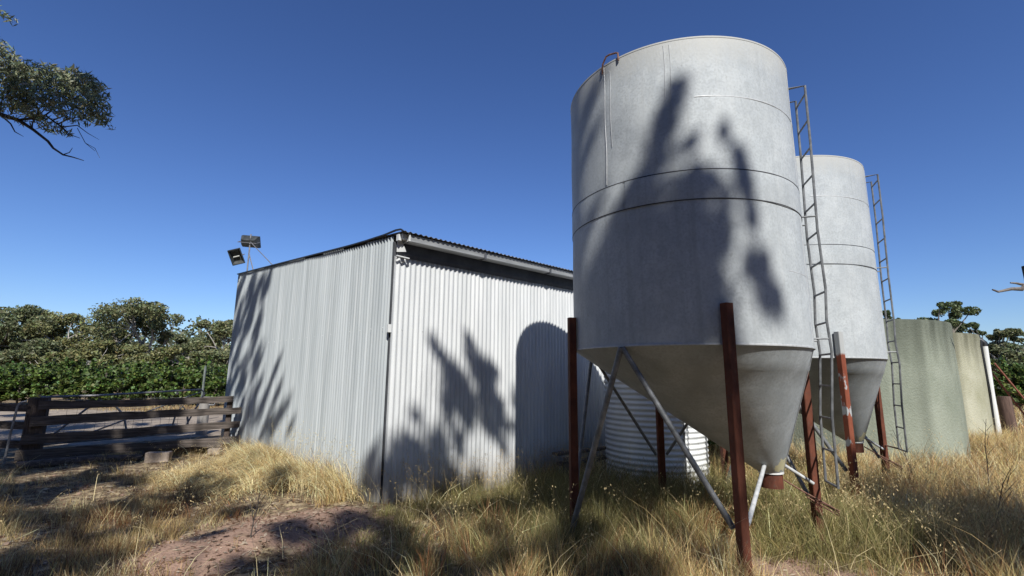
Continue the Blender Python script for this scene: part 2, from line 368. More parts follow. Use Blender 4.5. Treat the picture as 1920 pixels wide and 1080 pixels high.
seamM = mat('zinc_lap', (.42, .43, .435), (.56, .57, .565), rough=.5, metal=.1, scale=20)
rodM = mat('rusty_rod', (.12, .05, .035), (.24, .13, .09), rough=.85, scale=30)
outM = mat('bright_tube', (.38, .39, .39), (.55, .555, .55), rough=.5, scale=14)
rimM = mat('collar_zinc', (.55, .56, .55), (.70, .70, .68), rough=.5, scale=10)
SR = 1.14
def make_silo(cx, cy, label, legm_front, front):
    s = empty('feed_silo', (cx, cy, 0), 0, label=label, cat='silo')
    b = MB(); prof = [(SR, 1.82), (SR, 2.2), (SR+.001, 2.6), (SR, 3.03), (SR, 3.33), (SR+.001, 3.8), (SR, 4.2), (SR, 4.575), (SR+.003, 4.58), (SR+.003, 4.594), (SR-.01, 4.596), (.6, 4.68), (.28, 4.72), (.27, 4.8), (0.001, 4.81)]
    # gentle out-of-round dents
    b.lathe(prof, n=128); bv = []
    for (x, y, z) in b.v:
        a = math.atan2(y, x); r = math.hypot(x, y)
        if r > .9:
            k = 1+.0025*math.sin(5*a+z*2.1)*math.sin(z*3+1)+.0015*math.sin(11*a-z*5)
            if z > 4.55: k = 1+.0015*math.sin(5*a)
            x *= k; y *= k
        bv.append((x, y, z))
    b.v = bv; brl = b.build('barrel', zinc, s, sharp=30)
    # rolled band round the middle, in two curved plates
    for a0, a1 in ((R_(-132.5), R_(40)), (R_(41), R_(226.3))):
        MB().lathe([(SR+.001, 3.052), (SR+.003, 3.053), (SR+.0035, 3.058), (SR+.0035, 3.302), (SR+.003, 3.308), (SR+.001, 3.31)], n=72, a0=a0, a1=a1).build('band', zinc, s)
    sl_ = mat('seam_sealer_dark', (.05, .05, .055), rough=.8) if 'seam_sealer_dark' not in bpy.data.materials else bpy.data.materials['seam_sealer_dark']
    q = MB()
    for z in (3.047, 3.315): q.lathe([(SR+.002, z-.0035), (SR+.005, z-.0035), (SR+.005, z+.0035), (SR+.003, z+.004)], n=128)
    q.build('band_seam', sl_, brl)
    MB().lathe([(SR+.001, 1.808), (SR+.007, 1.808), (SR+.007, 1.82), (SR+.001, 1.824)], n=128).build('rim_weld', seamM, brl)
    for a, z0, z1, w in ((-142.5, 3.34, 4.57, .012), (-38, 3.34, 4.57, .02), (-139, 3.7, 4.5, .006), (-112, 4.0, 4.55, .008), (-109.5, 3.9, 4.55, .005), (-39.5, 1.85, 3.03, .015), (60, 1.85, 4.5, .02), (150, 1.85, 4.5, .02)):
        a = R_(a); nseg = 14; vs = []
        for i in range(nseg+1):
            z = z0+(z1-z0)*i/nseg; aa = a+.004*math.sin(z*9)
            for da, rr in ((-w/2/SR, SR+.001), (-w/2/SR*.6, SR+.0045), (w/2/SR*.6, SR+.0045), (w/2/SR, SR+.001)):
                vs.append((rr*math.cos(aa+da), rr*math.sin(aa+da), z))
        MB().add(vs, [(i*4+j, i*4+j+1, i*4+j+5, i*4+j+4) for i in range(nseg) for j in range(3)]).build('seam', seamM, brl)
    ox, oy = .755, -.05
    cs = []; pr = []
    for t in [0, .012, .1, .16, .175, .3, .5, .7, .85, 1]:
        r = (SR-.004)*(1-t)+.105*t + (.006 if t in (.16,) else 0); pr.append((r, 1.812+(.64-1.812)*t)); cs.append((ox*t, oy*t))
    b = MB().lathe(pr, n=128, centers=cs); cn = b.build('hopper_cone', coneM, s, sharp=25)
    lp = MB(); vs = []   # lapped seam down the steep side
    for i in range(21):
        t = i/20; r = (SR-.004)*(1-t)+.105*t+.004; z = 1.812+(.64-1.812)*t
        for da in (-.018, .018):
            a = R_(-37)+da/max(r, .2)*(1 if r > .2 else .6); vs.append((ox*t+r*math.cos(a), oy*t+r*math.sin(a), z))
    lp.add(vs, [(2*i, 2*i+1, 2*i+3, 2*i+2) for i in range(20)]); lp.build('seam', seamM, cn)
    MB().lathe([(.106, .655), (.114, .655), (.114, .635), (.106, .635)], c=(ox, oy), n=40).build('outlet_collar', rimM, cn)
    MB().lathe([(.102, .64), (.102, .50), (.094, .50), (.094, .64)], c=(ox, oy), n=40).build('outlet_pipe', rustM, cn)
    rels = {'A': (-1.185, -.10), 'B': (-.07, -1.185), 'C': (.05, 1.185), 'D': (1.18, -.03)}
    for k, (x, y) in rels.items():
        a = math.atan2(y, x)
        mm = legm_front if k == 'B' else rustM
        o = MB().box((0, 0, 1.01), (.075, .075, 2.26), ch=.006).build('leg', mm, s, loc=(x, y, 0))
        o.rotation_euler = (0, 0, a+R_(22 if k == 'B' else 6))
    def br(a, b2, r=.024, m=tubeM): MB().tube([a, b2], r, 10).build('brace', m, s)
    jz = 1.80
    br((-.84, -.78, jz), (-1.27, -.26, .02), .027); br((-.83, -.79, jz), (-.10, -1.10, .42), .024)
    br((-.84, .80, jz), (-1.17, .0, .35), .02); br((-.83, .80, jz), (-.03, 1.13, .62), .018)
    br((.84, .80, jz), (.1, 1.13, .62), .018); br((.84, .80, jz), (1.16, .05, .40), .02)
    br((ox-.10, oy-.10, .74), (.0, -1.13, .46), .019, outM); br((ox+.11, oy-.02, .72), (1.15, -.07, .54), .016, outM)
    MB().tube([(ox+.09, oy-.06, .58), (1.30, -.18, .30)], .008, 6).tube([(1.30, -.18, .30), (1.31, -.16, .27), (1.02, -.17, .44), (1.02, -.18, .47), (1.3, -.19, .32)], .007, 6).build('slide_rod', rodM, s)
    # lifting handle on the top rim
    def P(a, r, z): a = R_(a); return (r*math.cos(a), r*math.sin(a), z)
    MB().tube([P(217, SR+.015, 4.50), P(217.5, SR+.015, 4.60), P(219.5, SR+.01, 4.665), P(221, SR+.0, 4.675), P(225, SR+.0, 4.655), P(226.5, SR+.015, 4.63), P(226.7, SR+.015, 4.55)], .009, 8).build('handle', rodM, s)
    # ladder on the right side, a part with rails and rungs
    lad = bpy.data.objects.new('ladder', None); C.objects.link(lad); lad.parent = s; th = -.24 if front else -.37; w = .30
    cth, sth = math.cos(th), math.sin(th)
    def LP(R, t, z): return (R*cth-sth*t, R*sth+cth*t, z)
    prof_l = [(1.305, 4.545), (1.30, 3.9), (1.275, 3.0), (1.27, 2.35), (1.255, 2.05), (1.27, 1.75), (1.235, 1.2), (1.225, .575)]
    if front: prof_l = [(1.305, 4.545), (1.30, 3.9), (1.28, 3.0), (1.295, 2.4), (1.275, 2.1), (1.29, 1.8), (1.235, 1.2), (1.225, .575)]
    def Rz(z):
        for (r1, z1), (r2, z2) in zip(prof_l, prof_l[1:]):
            if z2 <= z <= z1: return r1+(r2-r1)*(z1-z)/(z1-z2)
        return prof_l[-1][0]
    for t in (-w/2, w/2):
        MB().tube([LP(SR-.01, t, 4.53)]+[LP(R, t, z) for R, z in prof_l], .0125, 8).build('rail', tubeM, lad)
    z = 4.46
    while z > .6:
        MB().tube([LP(Rz(z), -w/2, z), LP(Rz(z), w/2, z)], .010, 6).build('rung', tubeM, lad); z -= .298
    MB().tube([LP(Rz(.58), -w/2-.01, .58), LP(Rz(.58), w/2+.01, .58)], .011, 6).build('rung', tubeM, lad)
    for zz_ in (3.13, 1.92):
        for t in (-w/2, w/2): MB().tube([LP(SR-.01, t, zz_), LP(Rz(zz_), t, zz_)], .009, 6).build('standoff', tubeM, lad)
    if not front: MB().tube([(1.18, -.03, .60), LP(1.225, w/2, .58)], .011, 6).build('bottom_stay', rodM, lad)
    MB().lathe([(SR+.001, 3.992), (SR+.0035, 3.995), (SR+.0035, 4.003), (SR+.001, 4.006)], n=60, a0=R_(-100), a1=R_(60)).build('seam', seamM, brl)
    MB().lathe([(SR+.001, 2.452), (SR+.003, 2.455), (SR+.003, 2.461), (SR+.001, 2.464)], n=60, a0=R_(-60), a1=R_(100)).build('seam', seamM, brl)
    return s
make_silo(1.80, 5.08, 'large nearer galvanised feed silo on rust-red legs, dappled by tree shadows', rustM, True)
make_silo(4.27, 7.46, 'second, farther galvanised feed silo in full sun with a patchy grey and red leg', rustP, False)
# ------------------------------------------------------------------ corrugated water tank
prof = []
for i in range(0, 23*8+1):
    z = .0+i/8*.0775; prof.append((.77+.009*math.cos(2*math.pi*i/8), z))
ct = empty('water_tank', (2.28, 8.0, 0), 0, label='small round corrugated iron water tank behind the nearer silo legs', cat='water tank')
tankM = mat('tank_iron', (.66, .68, .68), (.80, .81, .80), rough=.45, scale=3, stretch=(1, 1, .4))
MB().lathe(prof, n=96).build('tank_wall', tankM, ct, sharp=80)
MB().lathe([(.785, prof[-1][1]), (.79, prof[-1][1]+.02), (.3, 1.87), (.001, 1.89)], n=64).build('tank_lid', tankM, ct)
sm = MB()
for a in (-75, -38):
    a = R_(a); sm.tube([(.785*math.cos(a), .785*math.sin(a), .05), (.785*math.cos(a), .785*math.sin(a), 1.75)], .012, 6)
sm.build('tank_seam', tubeM, ct)
# ------------------------------------------------------------------ concrete tanks
def conc(name, a, b, top, bscale=26):
    m = mat(name, a, b, rough=.92, scale=1.3, bump=.012, bscale=34, stretch=(1, 1, .8), spec=.2)
    mixin(m, nz_fac(1.7, .47, .70, (1, 1, .10), detail=9, mul=.55), tuple(v*.55 for v in a))
    mixin(m, nz_fac(4.0, .50, .72, (1, 1, .10), detail=9, mul=.35), tuple(min(1, v*1.3) for v in b))
    mixin(m, z_fac(top-.9, top+.15, 3.5, .9, (1, 1, .12)), tuple(v*.40 for v in a)); return m
greenC = conc('green_rendered_concrete', (.225, .25, .195), (.31, .335, .27), 2.7)
yelC = conc('mossy_yellow_concrete', (.33, .325, .22), (.47, .46, .35), 2.75)
t1 = empty('concrete_tank', (7.44, 11.5, 0), 0, label='broad green rendered concrete tank with dark vertical streaks behind the second silo', cat='water tank')
MB().lathe([(2.2, -.1), (2.2, .8), (2.2, 1.6), (2.19, 2.45), (2.205, 2.62), (2.19, 2.68), (2.10, 2.69), (2.08, 2.5), (2.08, 2.3)], n=96).build('tank_wall', greenC, t1, sharp=50)
MB().lathe([(2.08, 2.40), (1.0, 2.46), (.001, 2.47)], n=48).build('tank_cover', greenC, t1)
t2 = empty('concrete_tank', (10.7, 14.35, 0), 0, label='mossy yellow concrete tank half hidden behind the green one', cat='water tank')
MB().lathe([(2.2, -.1), (2.2, .8), (2.2, 1.6), (2.19, 2.4), (2.205, 2.62), (2.19, 2.70), (2.10, 2.71), (2.08, 2.5)], n=96).build('tank_wall', yelC, t2, sharp=50)
MB().lathe([(2.08, 2.42), (1.0, 2.46), (.001, 2.47)], n=48).build('tank_cover', yelC, t2)
pv = empty('drain_pipe', (12.50, 12.95, 0), 0, label='white plastic downpipe with black elbow standing against the yellow tank', cat='pipe')
pvm = mat('white_pvc', (.72, .73, .70), (.80, .80, .78), rough=.35, scale=5); blk = mat('black_poly', (.015, .016, .018), rough=.5)
MB().tube([(0, 0, 0), (-.02, 0, 1.2), (0, 0, 2.42)], .066, 16).build('pipe_shaft', pvm, pv)
MB().tube([(-.0, 0, 2.42), (0, 0, 2.5), (-.06, .03, 2.57), (-.22, .12, 2.58)], .074, 12).build('pipe_elbow', blk, pv)
pp = MB().tube([(12.27, 12.78, 2.55), (12.23, 12.76, 2.4), (12.26, 12.76, 1.2), (12.22, 12.76, .05)], .03, 8).build('poly_hose', blk); tag(pp, 'thin black hose running down the yellow tank beside the white pipe', 'hose')
pt = MB().tube([(0, 0, 0), (.0, 0, .5), (-.02, 0, 1.02), (-.02, .0, 1.12)], [.16, .15, .145, .13], 14).build('fence_post', mat('old_post_wood', (.075, .045, .035), (.16, .10, .075), rough=.9, scale=6, stretch=(4, 4, .4), bump=.01, bscale=15), loc=(12.95, 13.1, 0))
tag(pt, 'stout round dark timber post just right of the white pipe', 'post')
rfm = MB(); rst = mat('rusty_angle_iron', (.16, .05, .03), (.30, .12, .08), rough=.85, scale=10)
fr = empty('iron_frame', (14, 14.5, 0), 0, label='rusty lattice iron frame leaning down towards the right edge', cat='frame')
MB().beam((-.1, 0, 2.05), (1.5, .3, -.05), .035, .035).build('frame_bar', rst, fr)
MB().beam((.06, -.15, 2.02), (1.72, .1, -.05), .035, .035).build('frame_bar', rst, fr)
for t in (.1, .25, .4, .55, .7, .85):
    MB().tube([(-.1+1.6*t, .3*t, 2.05-2.1*t), (.06+1.66*(t+.06), -.15+.25*t, 2.05-2.1*(t+.06))], .014, 6).build('cross_bar', rst, fr)
# dead tree post with one bare branch at the right edge
barkD = mat('dead_bark', (.10, .085, .075), (.28, .25, .22), rough=.9, scale=7, bump=.01, bscale=30)
dt = empty('dead_stump', (9.95, 9.0, 0), 0, label='dark square-topped dead trunk with one bare grey branch at the right edge', cat='dead tree')
MB().tube([(.03, 0, 0), (0, 0, 1.5), (.0, 0, 2.6), (-.11, 0, 3.3), (-.115, 0, 3.68)], [.15, .14, .13, .14, .145], 12).build('trunk', mat('charred_bark', (.02, .018, .016), (.05, .04, .035), rough=.9, scale=9, bump=.01, bscale=30), dt)
MB().tube([(-.1, 0, 3.25), (-.30, -.02, 3.30), (-.42, -.03, 3.22), (-.62, -.04, 3.22), (-.9, -.06, 3.16), (-1.0, -.06, 3.2)], [.05, .045, .04, .03, .02, .015], 8).tube([(-.30, -.02, 3.29), (-.45, .02, 3.34), (-.55, .03, 3.35)], [.03, .02, .014], 6).build('branch', barkD, dt)
# ------------------------------------------------------------------ timber fence and yard clutter
wood = mat('weathered_timber', (.06, .05, .043), (.18, .15, .13), rough=.9, scale=5, stretch=(.5, 5, 9), bump=.006, bscale=22, spec=.15)
woodP = mat('weathered_post', (.05, .04, .035), (.13, .10, .085), rough=.9, scale=5, stretch=(6, 6, .6), bump=.008, bscale=20, spec=.15)
FL = Vector((-8.42, 8.83, 0)); FR = Vector((-5.67, 10.10, 0)); fd = (FR-FL).normalized(); fn = Vector((fd.y, -fd.x, 0))
fence = empty('timber_fence', FL, math.atan2(fd.y, fd.x), label='dark weathered four-rail timber yard fence butting up to the shed', cat='fence')
FLn = (FR-FL).length
MB().box((.05, .10, .54), (.27, .20, 1.12), ch=.03).build('post', woodP, fence); MB().box((FLn, .06, .54), (.10, .10, 1.12), ch=.01).build('post', woodP, fence)
rng = random.Random(5)
for (za, zb, xa, xb, h) in ((.965, 1.045, .10, FLn+.06, .13), (.70, .825, .02, FLn+.22, .145), (.40, .54, -.06, FLn+.22, .15), (.12, .26, -.10, FLn+.18, .15)):
    b = MB(); n = 14; vs = []
    for i in range(n+1):
        t = i/n; x = xa+(xb-xa)*t; z = za+(zb-za)*t+rng.uniform(-.006, .006)+.01*math.sin(t*4+za*9); hh = h*1.12*(1-.25*t)/2*(1+rng.uniform(-.06, .06)); y0 = -.055+rng.uniform(-.004, .004)
        vs += [(x, y0, z-hh), (x, y0, z+hh), (x, y0+.045, z+hh), (x, y0+.045, z-hh)]
    b.add(vs, [(i*4+j, i*4+(j+1) % 4, (i+1)*4+(j+1) % 4, (i+1)*4+j) for i in range(n) for j in range(4)]+[(3, 2, 1, 0), (n*4, n*4+1, n*4+2, n*4+3)])
    b.build('rail', wood, fence)
for z_, e_ in ((.92, -1.9), (.62, -1.9), (.30, -1.9)): MB().beam((-.06, .12, z_), (e_, .95, z_+.03), .045, .13).build('rail', wood, fence)
gatem = mat('gate_pipe', (.20, .20, .20), (.38, .37, .36), rough=.6, metal=.3, scale=15)
def fpt(u, v, z): p = FL+fd*u-fn*v; return (p.x, p.y, z)
gt = empty('pipe_gate', fpt(.2, .9, 0), 0, label='old bent grey pipe gate with wire mesh lying behind the timber fence', cat='gate')
def gl(u, v, z): p = Vector(fpt(u, v, z))-gt.location; return tuple(p)
MB().tube([gl(-.2, .9, 1.08), gl(.6, .95, 1.10), gl(1.45, 1.1, 1.15), gl(2.35, 1.3, 1.20), gl(2.42, 1.3, 1.12), gl(2.1, 1.2, .30), gl(-.1, .95, .2)], .021, 8).build('frame', gatem, gt)
MB().tube([gl(.3, .9, .25), gl(2.35, 1.28, 1.15)], .016, 6).build('brace', gatem, gt)
MB().tube([gl(-.1, .9, .2), gl(.5, .95, .85), gl(.7, .95, 1.0), gl(.9, .95, .95), gl(1.1, 1, .7), gl(1.2, 1, .3)], .02, 8).build('brace', gatem, gt)
MB().tube([gl(1.9, 1.2, .35), gl(1.95, 1.2, .7), gl(2.05, 1.25, .85), gl(2.15, 1.25, .7), gl(2.2, 1.25, .35)], .018, 8).build('latch_loop', gatem, gt)
w = MB()
for i in range(14): w.tube([gl(.2+i*.15, .95+.02*i, .25), gl(.2+i*.15, .95+.02*i, 1.08)], .003, 4, cap=False)
for i in range(6): w.tube([gl(.1, .95, .28+i*.15), gl(2.2, 1.22, .28+i*.15)], .003, 4, cap=False)
w.build('wire_mesh', gatem, gt)
lp_ = MB().tube([fpt(-.20, -.12, .0), fpt(-.18, -.12, .55), fpt(-.15, -.14, .96), fpt(-.12, -.13, 1.03), fpt(-.05, -.10, 1.05)], .018, 8).build('bent_pipe', gatem); tag(lp_, 'bent grey pipe leaning on the big left fence post', 'pipe')
wp = empty('strainer_post', (-7.95, 13.0, 0), 0, label='pale grey short post beyond the fence near the shed', cat='post')
MB().tube([(0, 0, 0), (.0, 0, .95)], [.13, .12], 12).build('post_shaft', mat('pale_post', (.22, .20, .18), (.40, .37, .34), rough=.9, scale=6, stretch=(4, 4, .5)), wp)
MB().tube([(.13, -.05, .9), (.22, -.05, .93), (.3, -.05, .85), (.28, -.05, .75), (.15, -.05, .75)], .018, 6).build('ring', gatem, wp)
spk = MB().box((-10.2, 16.5, .9), (.05, .05, 1.8)).build('steel_picket', mat('picket', (.10, .12, .10), (.2, .22, .2), rough=.7, scale=9)); tag(spk, 'thin upright steel picket standing between fence and vines', 'post')
lg = MB().tube([(-6.9, 9.55, .07), (-6.4, 9.95, .09), (-5.9, 10.35, .08), (-5.55, 10.65, .08)], [.07, .085, .08, .07], 10).build('log', wood); tag(lg, 'dark fallen log on the ground in front of the fence beside the block', 'log')
lg = MB().tube([(-8.0, 8.3, .05), (-7.3, 8.75, .07), (-6.6, 9.15, .06)], [.07, .08, .05], 10).build('log', wood); tag(lg, 'old log half buried in litter below the left fence post', 'log')
blkm = mat('limestone', (.24, .19, .15), (.40, .33, .27), rough=.95, scale=8, bump=.01, bscale=30)
bk = MB().box((-6.15, 8.92, .11), (.36, .2, .16), rz=.3, ch=.02).build('stone_block', blkm); tag(bk, 'pale rectangular stone block on the dirt before the fence', 'block')
bk = MB().box((-5.75, 9.9, .06), (.22, .14, .10), rz=.1, ch=.02).build('stone_block', blkm); tag(bk, 'small pale stone lying beside the fallen log', 'block')
# scrap pile in the shade by the shed wall, behind the silo legs
sp_ = empty('timber_pile', (.9, 7.6, 0), 0, label='low stack of dark beams in shade between shed wall and silo leg', cat='timber')
MB().beam((-.25, -.1, .42), (.9, .9, .40), .12, .04).build('plank', wood, sp_); MB().beam((-.2, -.2, .30), (.85, .75, .28), .10, .05).build('plank', wood, sp_)
MB().beam((-.1, -.2, .1), (-.1, -.2, .4), .08, .08).build('support', wood, sp_); MB().beam((.7, .6, .1), (.7, .6, .4), .08, .08).build('support', wood, sp_)
# ------------------------------------------------------------------ foliage tools
def leaves(P, size, aspect=.35, droop=.0, rng=RNG, curl=0):
    """P (n,3) leaf centres -> quads (rhombic leaves); returns V, F"""
    n = len(P); d = rng.normal(size=(n, 3)); d[:, 2] = d[:, 2]*(1-droop)-droop*1.6; d /= np.linalg.norm(d, axis=1)[:, None]
    e = np.cross(d, rng.normal(size=(n, 3))); e /= np.linalg.norm(e, axis=1)[:, None]
    s = (size*rng.uniform(.6, 1.3, n))[:, None]
    a = P-d*s*.5; b = P+e*s*aspect*.5; c = P+d*s*.5; f = P-e*s*aspect*.5
    V = np.stack([a, b, c, f], 1).reshape(-1, 3); F = np.arange(4*n).reshape(n, 4); return V, F
def tints(n, base, var=.25, hue=.12, rng=RNG, k=4):
    b = np.array(base)[None]*(1+rng.normal(0, var, (n, 1))) * (1+rng.normal(0, hue, (n, 3))*np.array([1, .4, .8])); return np.repeat(np.clip(b, .004, .95), k, 0)
leafM = tintmat('gum_leaf', .5, .2, .4); vineM = tintmat('vine_leaf', .5, .3, .4); grassM = tintmat('grass_blade', .7, .3, .25)
barkM = mat('gum_bark', (.20, .17, .14), (.45, .41, .36), rough=.85, scale=3, stretch=(3, 3, .5))
darkbark = mat('twig_bark', (.045, .035, .03), (.10, .085, .075), rough=.9, scale=8)
def ell(c, r, n, rng=RNG, shell=.45):
    d = rng.normal(size=(n, 3)); d /= np.linalg.norm(d, axis=1)[:, None]
    rr = (shell+(1-shell)*rng.uniform(0, 1, n)**.5)[:, None]
    return np.array(c)+d*rr*np.array(r)
def curve(a, b, sag, n=5, rng=random):
    a = Vector(a); b = Vector(b); L = (b-a).length; o = []
    k = Vector((rng.uniform(-1, 1), rng.uniform(-1, 1), rng.uniform(-.5, 1)))*L*sag
    for i in range(n+1):
        t = i/n; j = Vector((rng.uniform(-1, 1), rng.uniform(-1, 1), rng.uniform(-1, 1)))*L*.025*(0 < i < n); o.append(a.lerp(b, t)+k*(4*t*(1-t))*.5+j)
    return o
def far_tree(seed, loc, H, W, label, base=(.105, .125, .05), dens=1., open_=.0, leaf=.30, base_frac=.12, cat='tree', name='gum_tree'):
    rg = np.random.default_rng(seed); pr = random.Random(seed)
    t = empty(name, loc, 0, label=label, cat=cat)
    lobes = []; nl = int(46*dens); tries = 0
    while len(lobes) < nl and tries < 4000:
        tries += 1
        a = pr.uniform(0, 6.28); q = pr.random()**.5; z = pr.random()
        z = base_frac+(1-base_frac)*z
        prof = math.sin(math.pi*min(1, (1.02-z)/(1.02-base_frac))**.62)**.7 if z < 1.02 else 0
        prof = max(.05, prof); R = W/2*prof*(.85+.3*pr.random())
        x, y = R*q*math.cos(a), R*q*math.sin(a); r = W*pr.uniform(.085, .15)*pr.choice((.6, 1, 1.1))
        if q < .45 and z < .7 and pr.random() < .7: continue
        lobes.append((x, y, min(z*H, H-r*.7), r))
    tb = MB(); f = H*.28; lean = pr.uniform(-.06, .06)*H
    tb.tube([(0, 0, -.2), (lean*.3, 0, f*.5), (lean, 0, f)], [H*.035, H*.028, H*.025], 8)
    mains = []
    for k in range(6):
        a = k*1.05+pr.random(); e = Vector((lean+W*.22*math.cos(a), W*.22*math.sin(a), H*pr.uniform(.45, .7))); mains.append(e)
        tb.tube(curve((lean, 0, f*.95), e, .15, 5, pr), [H*.02, H*.018, H*.015, H*.013, H*.011, H*.009], 6)
    for (x, y, z, r) in lobes:
        e = min(mains, key=lambda m: (m-Vector((x, y, z))).length)
        tb.tube(curve(e, (x, y, z), .12, 3, pr), [H*.008, H*.006, H*.005, H*.003], 5)
    tb.build('trunk', barkM, t)
    P = []
    for (x, y, z, r) in lobes:
        n = int(420*(1-open_*.5)); p = ell((x, y, z), (r*pr.uniform(.8, 1.3), r*pr.uniform(.8, 1.3), r*pr.uniform(.5, .95)), n, rg, .3); p = p[(p[:, 2] > z-r*.35) | (rg.random(n) < .5)]; P.append(p)
    P = np.concatenate(P); V, Fq = leaves(P, np.full(len(P), leaf), .5, .15, rg)
    np_mesh('crown', V, Fq, leafM, tints(len(P), base, .3, .1, rg), t)
    return t
def sightline(px, py, Yf):
    dx = (px-960)/915; dy = (540-py)/915
    d = fw+rt*dx+up*dy; k = Yf/d.y; return Vector((d.x*k, Yf, EYE+d.z*k))
# far trees standing 45 to 70 m off
FT = [(15, 572, 50, 165, 'bushy pale-green gum tree at the left edge behind the vines', 1.2, 1), (132, 588, 52, 150, 'flat-domed gum tree, second from left behind the vines', 1.1, 2), (270, 568, 50, 165, 'tallest gum tree behind the vines, with a visible forked pale trunk', 1.25, 3),
      (350, 628, 62, 90, 'small rounded tree just right of the tallest gum', .9, 4), (395, 630, 66, 80, 'low spreading tree beyond the vines near the shed', .9, 5), (435, 600, 52, 100, 'gum tree partly hidden by the far corner of the shed', 1., 6),
      (75, 638, 46, 120, 'low olive-green tree between the first two gums', .9, 7), (195, 640, 46, 130, 'low spreading yellow-green tree in front of the tall gum', .9, 8), (310, 652, 44, 110, 'low scrubby tree right of the forked gum trunk', .9, 11), (-40, 600, 48, 130, 'gum tree running out of the left side of the picture', 1., 12), (130, 655, 42, 120, 'low olive scrub tree under the flat-domed gum', .9, 14), (410, 655, 42, 110, 'low scrubby tree beside the shed wall', .9, 15),
      (1885, 617, 52, 60, 'round-topped tree beyond the yellow tank at the right', .8, 9), (1925, 640, 50, 110, 'dark tree at the right edge above the vines', .9, 10), (1860, 652, 46, 70, 'low dark tree behind the white pipe', .8, 13)]
for px, py, Yf, wpx, lab, dn, sd in FT:
    p = sightline(px, py, Yf); H = p.z; W = wpx/915*Yf
    far_tree(sd*11, (p.x, p.y, 0), H, W, lab, dens=dn, base=[(.17, .18, .08), (.14, .155, .07), (.18, .18, .07)][sd % 3], leaf=.30)
for px, py, Yf, wpx, lab, dn, sd in [(1752, 565, 30, 95, 'open leafy gum tree showing above the green tank', .7, 21), (1818, 604, 32, 40, 'small open tree showing above the yellow tank', .8, 22), (1668, 584, 34, 45, 'tree top just visible beside the second silo ladder', 1.2, 23)]:
    p = sightline(px, py, Yf); H = p.z; W = wpx/915*Yf
    far_tree(sd*11, (p.x, p.y, 0), H, W, lab, dens=dn, base=(.12, .15, .06), leaf=.17, base_frac=.3)
# far woodland: one unbroken mass
P = []
for i in range(260):
    s = -1 if i < 190 else 1; x = s*RNG.uniform(25, 150) if s < 0 else RNG.uniform(60, 150); y = RNG.uniform(75, 95); r = RNG.uniform(1.6, 3.2); P.append(ell((x, y, RNG.uniform(1, 8.5)), (r*1.3, r, r), 130))
P = np.concatenate(P); V, Fq = leaves(P, np.full(len(P), .75), .6, .1); tag(np_mesh('woodland', V, Fq, leafM, tints(len(P), (.10, .115, .055), .3)), 'distant unbroken belt of gum trees on the horizon', 'woodland', kind='stuff')
# ------------------------------------------------------------------ vines
vine_trunk = mat('vine_wood', (.05, .04, .032), (.11, .09, .07), rough=.9, scale=9)
def vine_mesh(seed, W=1.9, H=2.2, n=2300):
    rg = np.random.default_rng(seed); P = []
    for k in range(24):
        c = (rg.uniform(-W/2, W/2), rg.uniform(-.45, .4), rg.uniform(.42, H-.35)); r = rg.uniform(.15, .40); P.append(ell(c, (r*1.1, r, r*.75), int(n/24*(r/.28)**2), rg, .5))
    for k in range(13):
        c = (rg.uniform(-W/2, W/2), rg.uniform(-.3, .3), rg.uniform(H-.45, H+.1)); P.append(ell(c, (.10, .10, rg.uniform(.15, .4)), 24, rg, .1))
    P = np.concatenate(P); V, F_ = leaves(P, np.full(len(P), .16), .85, .1, rg); return V, F_, tints(len(P), (.095, .14, .032), .55, .16, rg)
protos = []
for sd in (1, 2, 3):
    V, F_, cc = vine_mesh(sd); fo = np_mesh('foliage', V, F_, vineM, cc)
    tr = MB().tube([(0, 0, -.05), (.05, .02, .5), (-.02, 0, 1.0), (.3, 0, 1.2)], [.05, .04, .04, .03], 7).tube([(-.02, 0, 1.0), (-.4, 0, 1.2)], [.035, .02], 6).tube([(.9, 0, 0), (.9, 0, 1.9)], .035, 6).build('vine_stem', vine_trunk)
    protos.append((fo, tr))
VL = 'leafy green grapevine trained along the first trellis row facing the yard'
first = True; used = set()
def vine(x, y, rz, sc_, k, lab):
    r = empty('grapevine', (x, y, 0), rz, label=lab, cat='grapevine', group='grapevines in the first row'); r.scale = (1, 1, sc_)
    for j, src in enumerate(protos[k]):
        c = src if (k, j) not in used else src.copy()
        if (k, j) in used: C.objects.link(c)
        used.add((k, j)); c.parent = r
for i in range(22):
    x = -36+i*1.55; vine(x, 24.0+.03*(x+20)+random.uniform(-.1, .1), random.choice((0, math.pi)), random.uniform(.72, 1.0), i % 3, VL)
VL2 = 'leafy green grapevine in the row beyond the tanks at the right'
for i in range(9):
    x = 22+i*1.55; vine(x, 25.5, random.choice((0, math.pi)), random.uniform(.95, 1.1), i % 3, VL2)
P = []
for row in range(5):
    for x in np.arange(-75, 75, 1.3):
        if -9 < x < 24: continue
        y = 27.3+row*3.1
        if row == 0 and x > -40 and x < -9: n_ = 300
        else: n_ = 240
        for q in range(3): P.append(ell((x+RNG.uniform(-.6, .6), y+RNG.uniform(-.3, .3), RNG.uniform(.8, 1.75)), (.7, .4, .45), n_//3))
P = np.concatenate(P); V, Fq = leaves(P, np.full(len(P), .22), .85, .1); tag(np_mesh('vineyard_rows', V, Fq, vineM, tints(len(P), (.10, .14, .035), .4)), 'further rows of leafy grapevines merging behind the first', 'vineyard', kind='stuff')
